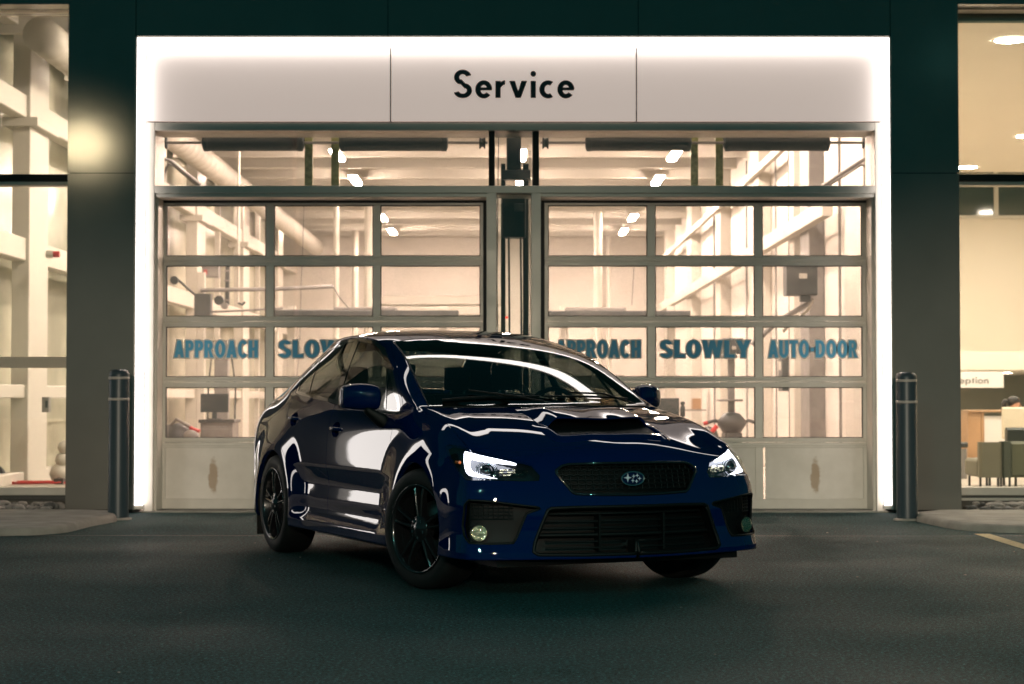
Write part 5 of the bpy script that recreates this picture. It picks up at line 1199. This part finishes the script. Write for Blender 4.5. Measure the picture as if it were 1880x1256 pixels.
for k, z in enumerate([.572, .596, .620, .644, .668, .690]):
    ys = []; y = -.42
    while y <= .4201:
        if in_gr(y, z, .004): ys.append(y)
        y += .02
    if k in (2, 3): segs = [[q for q in ys if q < -.075], [q for q in ys if q > .075]]
    else: segs = [ys]
    for sg in segs:
        mb.tube([(surf_x(y, z) - .022, y, z + .003 * (1 if i % 2 else -1)) for i, y in enumerate(sg)], .0042, 5, M_bplast)
    for i, y in enumerate(ys[::2]):
        y += .02 * (k % 2)
        if k < 5 and in_gr(y, z + .024, .004) and not (abs(y) < .075 and k in (1, 2, 3)):
            mb.tube([(surf_x(y, z) - .022, y, z), (surf_x(y, z + .024) - .022, y, z + .024)], .0036, 4, M_bplast)
mb.build('grille_mesh', GR)
edge_tube('grille', 'grille_surround', GR, M_bgloss, .0085, inset=.002)
M_star = pbr('silver_star', (.6, .62, .65), .4)
# emblem: oval ring, blue oval, six stars
M_emb = pbr('emblem_blue', (.002, .009, .045), .15, coat=1)
em = MB(); ex = surf_x(0, .625) - .012; ez = .625
em.add([(ex, .064 * cos(t), ez + .034 * sin(t)) for t in [2 * pi * i / 32 for i in range(32)]], [list(range(32))], M_emb)
em.tube([(ex + .002, .066 * cos(2 * pi * i / 32), ez + .036 * sin(2 * pi * i / 32)) for i in range(33)], .0045, 6, M_chrome)
def star(c, r, x, mb, mat):
    pts = [(x, c[0] + (r if k % 2 == 0 else r * .32) * cos(pi / 2 + k * pi / 4), c[1] + (r if k % 2 == 0 else r * .32) * sin(pi / 2 + k * pi / 4) * (1.0)) for k in range(8)]
    mb.add(pts, [list(range(8))], mat)
star((-.030, ez + .005), .024, ex + .0025, em, M_star)
for q in ((.005, .012), (.026, .016), (.040, .000), (.022, -.014), (.000, -.010)): star((q[0], ez + q[1]), .012, ex + .0025, em, M_star)
em.build('emblem', GR)
# lower intake
IN = recess('intake', 'lower_intake', CAR, M_bplast, (-.10, 0, 0), 'both')
for z, r in ((.445, .008), (.405, .006), (.370, .006), (.335, .012), (.300, .006), (.268, .006)):
    w = .50 + (.30 - z) * .1 if z < .32 else .545 - (z - .30) * .46
    w -= .03
    MB().tube([(surf_x(y, z) - .05, y, z) for y in [w * (i / 12 - 1) for i in range(25)]], r, 6, M_bplast).build('intake_slat', IN)
for y0 in (-.19, .19): MB().box(surf_x(0, .34) - .1, surf_x(0, .34) - .045, y0 - .006, y0 + .006, .25, .44, M_bplast).build('intake_strut', IN)
edge_tube('intake', 'intake_surround', IN, M_bplast, .011, inset=.004)
for sd, s in (('L', 1), ('R', -1)):
    FP = recess('fog_pocket', 'fog_lamp_bezel', CAR, M_bplast, (-.055, -.035, 0), sd)
    edge_tube('fog_pocket', 'bezel_rim', FP, M_bplast, .007, sides=sd, inset=.003)
    c = surf_c(.072, .352, s, .030); d = Vector((1, .28 * s, 0)).normalized()
    FL = MB(); FL.cyl(c - d * .03, c + d * .012, .047, 24, M_bplast); FL.cyl(c + d * .0125, c + d * .014, .041, 24, M_fog)
    FLo = FL.build('fog_lamp', CAR)
    vs = [c + d * .014]; a = d.orthogonal().normalized(); bb = d.cross(a); n = 20; fs = []
    for k, (r, h) in enumerate(((.014, .030), (.028, .026), (.040, .017))):
        for i in range(n): t = 2 * pi * i / n; vs.append(c + d * h + (a * cos(t) + bb * sin(t)) * r)
    vs[0] = c + d * .032
    fs = [(0, 1 + i, 1 + (i + 1) % n) for i in range(n)] + [(1 + k * n + i, 1 + k * n + (i + 1) % n, 1 + (k + 1) * n + (i + 1) % n, 1 + (k + 1) * n + i) for k in range(2) for i in range(n)]
    MB().add(vs, fs, M_lens, True).build('lens', FLo)
    # black mesh insert above the lamp
    mb = MB()
    for k in range(5):
        z = .425 + k * .019
        mb.tube([surf_c(u, z, s, .028) for u in [-.10 + .02 * i for i in range(13)]], .003, 4, M_bplast)
    for k in range(9): mb.tube([surf_c(-.08 + k * .026, .42, s, .028), surf_c(-.08 + k * .026, .505, s, .028)], .0025, 4, M_bplast)
    mb.build('bezel_mesh', FP)
    # ---- headlight
    HL = panel('headlight', 'headlight', CAR, M_lens, sd, gap=.0015, depth=0)
    b = recess('headlight', 'lamp_housing', HL, M_bgloss, (-.075, -.045, .0), sd)
    def cpoly(pts, inset, mat, thick, mb):
        """outline on the lamp surface, given thickness inward; split finely"""
        P0 = [surf_c(u, z, s, inset) for u, z in pts]; P1 = [p - Vector((1, .4 * s, 0)).normalized() * thick for p in P0]; n = len(pts)
        return P0, P1
    # C-shaped light: outer and inner rails joined by quads
    outer = [(-.088, .717), (-.06, .727), (0, .741), (.06, .752), (.12, .763), (.175, .773), (.215, .777), (.218, .765), (.205, .725), (.190, .690), (.172, .664), (.145, .651), (.10, .645), (.05, .640), (.02, .637), (-.012, .635)]
    inner = [(-.090, .713), (-.06, .716), (0, .724), (.06, .730), (.105, .736), (.140, .741), (.158, .744), (.163, .735), (.158, .712), (.150, .692), (.142, .679), (.125, .672), (.095, .662), (.05, .652), (.02, .644), (-.012, .637)]
    mb = MB(); n = len(outer)
    A = [surf_c(u, z, s, .016) for u, z in outer]; B = [surf_c(u, z, s, .024) for u, z in inner]; dv = Vector((1, .5 * s, 0)).normalized() * .012
    vs = A + B + [p - dv for p in A] + [p - dv for p in B]
    fs = []
    for i in range(n - 1): fs += [(i, i + 1, n + i + 1, n + i), (2 * n + i, 3 * n + i, 3 * n + i + 1, 2 * n + i + 1), (i, 2 * n + i, 2 * n + i + 1, i + 1), (n + i, n + i + 1, 3 * n + i + 1, 3 * n + i)]
    fs += [(0, n, 3 * n, 2 * n), (n - 1, 3 * n - 1, 4 * n - 1, 2 * n - 1)]
    mb.add(vs, fs, M_drl); mb.build('running_light', HL)
    c = surf_c(.052, .692, s, .06); d = Vector((1, .18 * s, -.02)).normalized()
    mb = MB(); mb.cyl(c - d * .03, c + d * .012, .040, 28, M_dchrome); mb.cyl(c + d * .012, c + d * .016, .037, 28, M_bgloss)
    a = d.orthogonal().normalized(); bb = d.cross(a)
    for rr in (.041, .050, .058): mb.tube([c + d * (.012 - (rr - .04) * .9) + (a * cos(t) + bb * sin(t)) * rr for t in [2 * pi * i / 28 for i in range(29)]], .0028, 6, M_chrome)
    vs = [c + d * .036]; n = 20
    for r, h in ((.014, .034), (.026, .027), (.034, .015)):
        for i in range(n): t = 2 * pi * i / n; vs.append(c + d * h + (a * cos(t) + bb * sin(t)) * r)
    fs = [(0, 1 + i, 1 + (i + 1) % n) for i in range(n)] + [(1 + k * n + i, 1 + k * n + (i + 1) % n, 1 + (k + 1) * n + (i + 1) % n, 1 + (k + 1) * n + i) for k in range(2) for i in range(n)]
    mb.add(vs, fs, M_dchrome, True); mb.build('projector', HL)
    mb = MB()   # faceted inner reflector
    for i in range(7):
        for j in range(3):
            u0 = -.155 + i * .020; z0 = .660 + j * .017 - .01 * (i < 3) * (j == 2)
            p = [surf_c(u0 + a_, z0 + b_, s, .045 + q) for a_, b_, q in ((0, 0, .006), (.018, 0, 0), (.018, .015, .006), (0, .015, .01))]
            mb.add(p, [(0, 1, 2, 3)], M_fog if (i + j) % 3 else M_dchrome)
    mb.build('reflector', HL)
    mb = MB(); p = surf_c(.262, .715, s, .012); q = surf_c(.235, .715, s, .014)
    mb.tube([p, q], .009, 8, M_amber); mb.build('side_marker', HL)
    # washer cap under lamp
# ------------------------------------------------------------------ hood scoop
sc = MB(); nu, nv_ = 28, 16; vs = []
def sc_x(u, v):
    xf = .515 - .045 * u * u; return xf + ((-.10) - xf) * v
def sc_h(u, v): return .058 * smooth01((1 - abs(u)) / .22) * (1 - smooth01((v - .25) / .75))
def sc_w(v): return .325 - .03 * v
for j in range(nv_ + 1):
    v = j / nv_
    for i in range(nu + 1):
        u = -1 + 2 * i / nu; x = sc_x(u, v); y = u * sc_w(v); vs.append((x, y, surf_z(x, y) + sc_h(u, v) + (.001 if abs(u) < 1 and v < 1 else -.003)))
N = nu + 1; sc.add(vs, [(j * N + i, j * N + i + 1, (j + 1) * N + i + 1, (j + 1) * N + i) for j in range(nv_) for i in range(nu)], M_paint, True)
# mouth edge: rolled lip then dark duct
ring = [Vector(vs[i]) for i in range(N)]
low = [Vector((p.x - .012, p.y * .985, max(surf_z(p.x, p.y) + .0035, p.z - .011))) for p in ring]; back = [Vector((p.x - .20, p.y * .95, surf_z(p.x - .2, p.y) + .004)) for p in ring]
mid = [Vector((p.x + .006, p.y, p.z - .004)) for p in ring]
sc.add(ring + mid + low, [(i, i + 1, N + i + 1, N + i) for i in range(nu)] + [(N + i, N + i + 1, 2 * N + i + 1, 2 * N + i) for i in range(nu)], M_paint, True)
SC = sc.build('hood_scoop', HOOD)
dk = MB(); dk.add(low + back, [(i, i + 1, N + i + 1, N + i) for i in range(nu)], M_bplast)
fl = []; nf = 10
for j in range(nf + 1):
    x0 = .28 + (.655 - .28) * j / nf
    for i in range(21):
        u = -1 + i / 10; x = x0 - .03 * u * u * (j / nf); y = u * (.300 - .006 * j / nf); fl.append((x, y, surf_z(x, y) + .003))
dk.add(fl, [(j * 21 + i, j * 21 + i + 1, (j + 1) * 21 + i + 1, (j + 1) * 21 + i) for j in range(nf) for i in range(20)], M_bplast)
dk.build('scoop_duct', HOOD)
# raised lower lip round the mouth (U shape)
lp = []; path = []
for k in range(8): t = k / 7; path.append((.41 + .20 * t, -.323 + .006 * t, 0))
for k in range(1, 7): t = k / 7 * pi / 2; path.append((.61 + .045 * sin(t), -.317 + .05 * (1 - cos(t)), 0))
for k in range(21): y = -.265 + .53 * k / 20; path.append((.655 + .012 * (1 - (y / .265) ** 2), y, 0))
for k in range(6, 0, -1): t = k / 7 * pi / 2; path.append((.61 + .045 * sin(t), .317 - .05 * (1 - cos(t)), 0))
for k in range(7, -1, -1): t = k / 7; path.append((.41 + .20 * t, .323 - .006 * t, 0))
prof = [(-.012, .0), (-.009, .012), (-.002, .018), (.010, .017), (.024, .009), (.045, .001), (.05, -.004)]
vs = []
for k, p in enumerate(path):
    a = Vector(path[max(0, k - 1)]); b_ = Vector(path[min(len(path) - 1, k + 1)]); d = (b_ - a).normalized(); nrm = Vector((d.y, -d.x, 0))
    if nrm.x < -.2 or (nrm.x * 1 + 0 < 0 and abs(nrm.y) < .5): nrm = -nrm
    if abs(nrm.y) > .5: nrm.y = abs(nrm.y) * (1 if p[1] > 0 else -1); nrm.x = abs(nrm.x)
    else: nrm.x = abs(nrm.x)
    for o, h in prof:
        x = p[0] + nrm.x * o; y = p[1] + nrm.y * o; vs.append((x, y, surf_z(x, y) + h * smooth01(.35 + min(k, len(path) - 1 - k) / 8)))
np_ = len(prof)
MB().add(vs, [(k * np_ + i, k * np_ + i + 1, (k + 1) * np_ + i + 1, (k + 1) * np_ + i) for k in range(len(path) - 1) for i in range(np_ - 1)], M_paint, True).build('scoop_lip', HOOD)
# ------------------------------------------------------------------ wipers, mirrors
for y0, y1 in ((.56, -.02), (-.05, -.62)):
    def wp(x, y, dz):
        h = SHELL.ray_cast(Vector((x, y, 3)), Vector((0, 0, -1)))[0]; return (x, y, h.z + dz)
    mb = MB(); mb.tube([wp(-.10 - abs(y0) * .1, y0, .02), wp(-.15 - abs(y0) * .1, (y0 * .7 + y1 * .3), .03), wp(-.20 - abs(y1) * .12, (y0 * .3 + y1 * .7), .02)], .006, 6, M_bplast)
    mb.tube([wp(-.17 - abs(y0 * (1 - t) + y1 * t) ** 2 * .22, y0 * (1 - t) + y1 * t, .012) for t in [i / 10 for i in range(11)]], .007, 6, M_bplast); mb.build('wiper', CAR)
def subsurf_obj(cage_v, cage_f, name, parent, mat, lv=2):
    me = bpy.data.meshes.new(name); me.from_pydata(cage_v, [], cage_f); o = bpy.data.objects.new(name, me); COL.objects.link(o)
    md = o.modifiers.new('s', 'SUBSURF'); md.levels = lv; dg = bpy.context.evaluated_depsgraph_get()
    m2 = bpy.data.meshes.new_from_object(o.evaluated_get(dg)); bpy.data.objects.remove(o)
    for p in m2.polygons: p.use_smooth = True
    m2.materials.clear(); m2.materials.append(mat); m2.name = name
    return link(name, m2, parent)
def ringloft(rings, cap=True):
    n = len(rings[0]); v = [p for r in rings for p in r]; f = [[k * n + i, k * n + (i + 1) % n, (k + 1) * n + (i + 1) % n, (k + 1) * n + i] for k in range(len(rings) - 1) for i in range(n)]
    if cap: f += [list(range(n - 1, -1, -1)), [(len(rings) - 1) * n + i for i in range(n)]]
    return v, f
for s in (1, -1):
    rings = []
    for y, xc, zc, hx, hz in ((.852, -.665, 1.045, .052, .062), (.868, -.670, 1.050, .066, .074), (.95, -.700, 1.055, .072, .080), (1.03, -.742, 1.055, .066, .070), (1.056, -.768, 1.048, .050, .056)):
        rings.append([(xc + hx * a, s * y, zc + hz * b) for a, b in ((-1.0, -.95), (-.2, -1.04), (.85, -.9), (1.1, 0), (.9, .98), (-.2, 1.06), (-1.0, 1.0), (-1.0, 0))])
    v, f = ringloft(rings); MI = subsurf_obj(v, f, 'door_mirror', CAR, M_paint)
    MB().bbox(-.775, -.768, *( (.88, 1.03) if s > 0 else (-1.03, -.88)), .995, 1.105, .01, M_chrome).build('mirror_glass', MI)
    rings = [[(x + a * hx, s * (y + b * .0), z + b * hz) for a, b in ((-1, -1), (1, -1), (1, 1), (-1, 1))] for x, y, z, hx, hz in ((-.66, .93, .985, .04, .012), (-.655, .905, .965, .038, .03), (-.64, .86, .93, .05, .045), (-.63, .80, .915, .055, .045))]
    rings = [[(x + a * hx, s * (y), z + b * hz) for a, b in ((-1, -1), (0, -1.1), (1, -1), (1.1, 0), (1, 1), (0, 1.1), (-1, 1), (-1.1, 0))] for x, y, z, hx, hz in ((-.67, .945, .985, .030, .018), (-.665, .905, .962, .034, .030), (-.65, .865, .925, .042, .042), (-.64, .80, .905, .048, .046))]
    v, f = ringloft(rings); subsurf_obj(v, f, 'mirror_stalk', MI, M_bplast)
# side mudflaps behind the rear wheels
for s in (1, -1): MB().bbox(-3.035, -3.022, *((.66, .885) if s > 0 else (-.885, -.66)), .10, .42, .004, M_bplast).build('mudflap', CAR)
# ------------------------------------------------------------------ wheels (outer face towards +y)
def make_wheel():
    W_ = link('wheel', None, CAR)
    R = WHEEL_R
    ty = MB().lathe([(.236, -.222), (.262, -.228), (.300, -.226), (R - .012, -.214), (R - .002, -.19), (R, -.14), (R, -.08), (R - .002, -.03), (R - .012, -.008), (.300, .003), (.262, .004), (.243, -.002), (.236, -.008)], 'y', n=64, mat=M_rubber)
    for yy in (-.16, -.115, -.07): ty.lathe([(R + .0005, yy - .004), (R - .004, yy), (R + .0005, yy + .004)], 'y', n=64, mat=M_bplast)
    ty.build('tyre', W_)
    rm = MB().lathe([(.243, -.002), (.246, .004), (.240, .007), (.232, .003), (.226, -.012), (.222, -.05), (.205, -.10), (.205, -.20), (.235, -.222)], 'y', n=64, mat=M_wheel)
    rm.lathe([(.0, .004), (.030, .004), (.034, .0), (.070, -.006), (.076, -.016), (.074, -.06)], 'y', n=32, mat=M_wheel)
    for k in range(5):
        a0 = 2 * pi * k / 5 + .31
        for sgn in (-1, 1):
            st = []
            for r, da, w, yf, yb in ((.062, .20, .0125, -.008, -.055), (.12, .175, .0105, -.004, -.045), (.18, .165, .0095, -.003, -.036), (.226, .172, .0115, -.006, -.035)):
                a = a0 + sgn * da; c = Vector((cos(a) * r, 0, sin(a) * r)); t = Vector((-sin(a), 0, cos(a)))
                st.append([c - t * w + Vector((0, yb, 0)), c - t * w * .8 + Vector((0, yf - .006, 0)), c - t * w * .3 + Vector((0, yf, 0)), c + t * w * .3 + Vector((0, yf, 0)), c + t * w * .8 + Vector((0, yf - .006, 0)), c + t * w + Vector((0, yb, 0))])
            v, f = ringloft(st); rm.add(v, f, M_wheel)
        a = a0 + pi / 5; rm.cyl((.050 * cos(a), -.03, .050 * sin(a)), (.050 * cos(a), .001, .050 * sin(a)), .009, 6, M_chrome, smooth=False)
    rm.build('rim', W_)
    MB().lathe([(.07, -.118), (.150, -.118), (.152, -.122), (.152, -.140), (.07, -.142)], 'y', n=40, mat=M_steel).build('brake_disc', W_)
    MB().bbox(-.165, -.085, -.15, -.09, -.05, .09, .012, M_dchrome).build('brake_caliper', W_)
    return W_
w0 = make_wheel()
def put(w, x, y, rz):
    w.location = (x, y, WHEEL_R); w.rotation_euler = (0, 0, rz)
STEER = radians(15)
spots = [(0, .885, STEER), (0, -.885, pi + STEER), (-2.65, .885, 0), (-2.65, -.885, pi)]
for i, (x, y, rz) in enumerate(spots):
    w = w0
    if i:
        w = w0.copy(); COL.objects.link(w); w.parent = CAR
        for ch in w0.children:
            c = ch.copy(); COL.objects.link(c); c.parent = w
    px = x; py = y
    if x == 0: # steer about the kingpin
        kp = Vector((0, y - (.11 if y > 0 else -.11))); off = Vector((0, .11 if y > 0 else -.11)); ca, sa = cos(STEER), sin(STEER)
        px = kp.x + off.x * ca - off.y * sa; py = kp.y + off.x * sa + off.y * ca
    put(w, px, py, rz)
# ------------------------------------------------------------------ cabin
def seat(x, y, w, name='seat'):
    st = link(name, None, CAR); st.location = (x, y, 0)
    def cushion(p, nm, par):
        v, f = ringloft(p); return subsurf_obj(v, f, nm, par, M_fabric)
    cushion([[(.50 - .10 * 0, -w, z) for z in (.40,)][:1] * 0 + [(a, -w * q, z) for a, z in ((0, .42), (.48, .44), (.50, .52), (0, .50))] for q in (1, .7, -.7, -1)], 'seat_cushion', st)
    cushion([[(a, y_ * w, z) for a, y_ in ((.02 - k, -1), (.09 - k, -.6), (.09 - k, .6), (.02 - k, 1), (-.10 - k, .8), (-.10 - k, -.8))] for k, z in ((-.02, .48), (.02, .65), (.09, .90), (.13, 1.05), (.14, 1.08))], 'seat_back', st)
    hr = [[(a - .155, y_, z) for a, y_ in ((.06, -.09), (.07, 0), (.06, .09), (-.03, .11), (-.05, 0), (-.03, -.11))] for z in (1.10, 1.12, 1.22, 1.26, 1.265)]
    v, f = ringloft(hr); subsurf_obj(v, f, 'headrest', st, M_fabric)
    MB().cyl((-.14, -.05, 1.05), (-.15, -.05, 1.14), .007, 8, M_chrome).cyl((-.14, .05, 1.05), (-.15, .05, 1.14), .007, 8, M_chrome).build('headrest_post', st)
for y in (.37, -.37): seat(-1.42, y, .25)
for y in (.38, -.38): seat(-2.28, y, .30, 'rear_seat')
D = [[(x, y, z) for x, z in ((-.24, .86), (-.28, .955), (-.50, .985), (-.72, .945), (-.78, .86), (-.76, .70), (-.45, .60))] for y in (-.72, -.66, .66, .72)]
v, f = ringloft(D); subsurf_obj(v, f, 'dashboard', CAR, M_intblk)
SW = MB(); cc = Vector((-.90, .37, .93)); ax = Vector((1, 0, -.35)).normalized(); a = Vector((0, 1, 0)); bb = ax.cross(a)
SW.tube([cc + (a * cos(t) + bb * sin(t)) * .185 for t in [2 * pi * i / 32 for i in range(33)]], .015, 8, M_intblk)
SW.tube([cc - a * .17, cc + ax * .03, cc + a * .17], .014, 6, M_intblk); SW.tube([cc + ax * .03, cc - bb * .17 * (1 if bb.z > 0 else -1)], .014, 6, M_intblk); SW.tube([cc + ax * .03, cc + ax * .25], .03, 8, M_intblk); SW.build('steering_wheel', CAR)
MB().bbox(-1.10, -1.07, -.12, .12, 1.27, 1.33, .012, M_intblk).build('rear_view_mirror', CAR)
MB().box(-2.9, -2.4, -.6, .6, 1.0, 1.03, M_intblk).box(-2.5, -.4, -.78, .78, .30, .36, M_intblk).build('cabin_floor', CAR)
H.free(); SH.free()
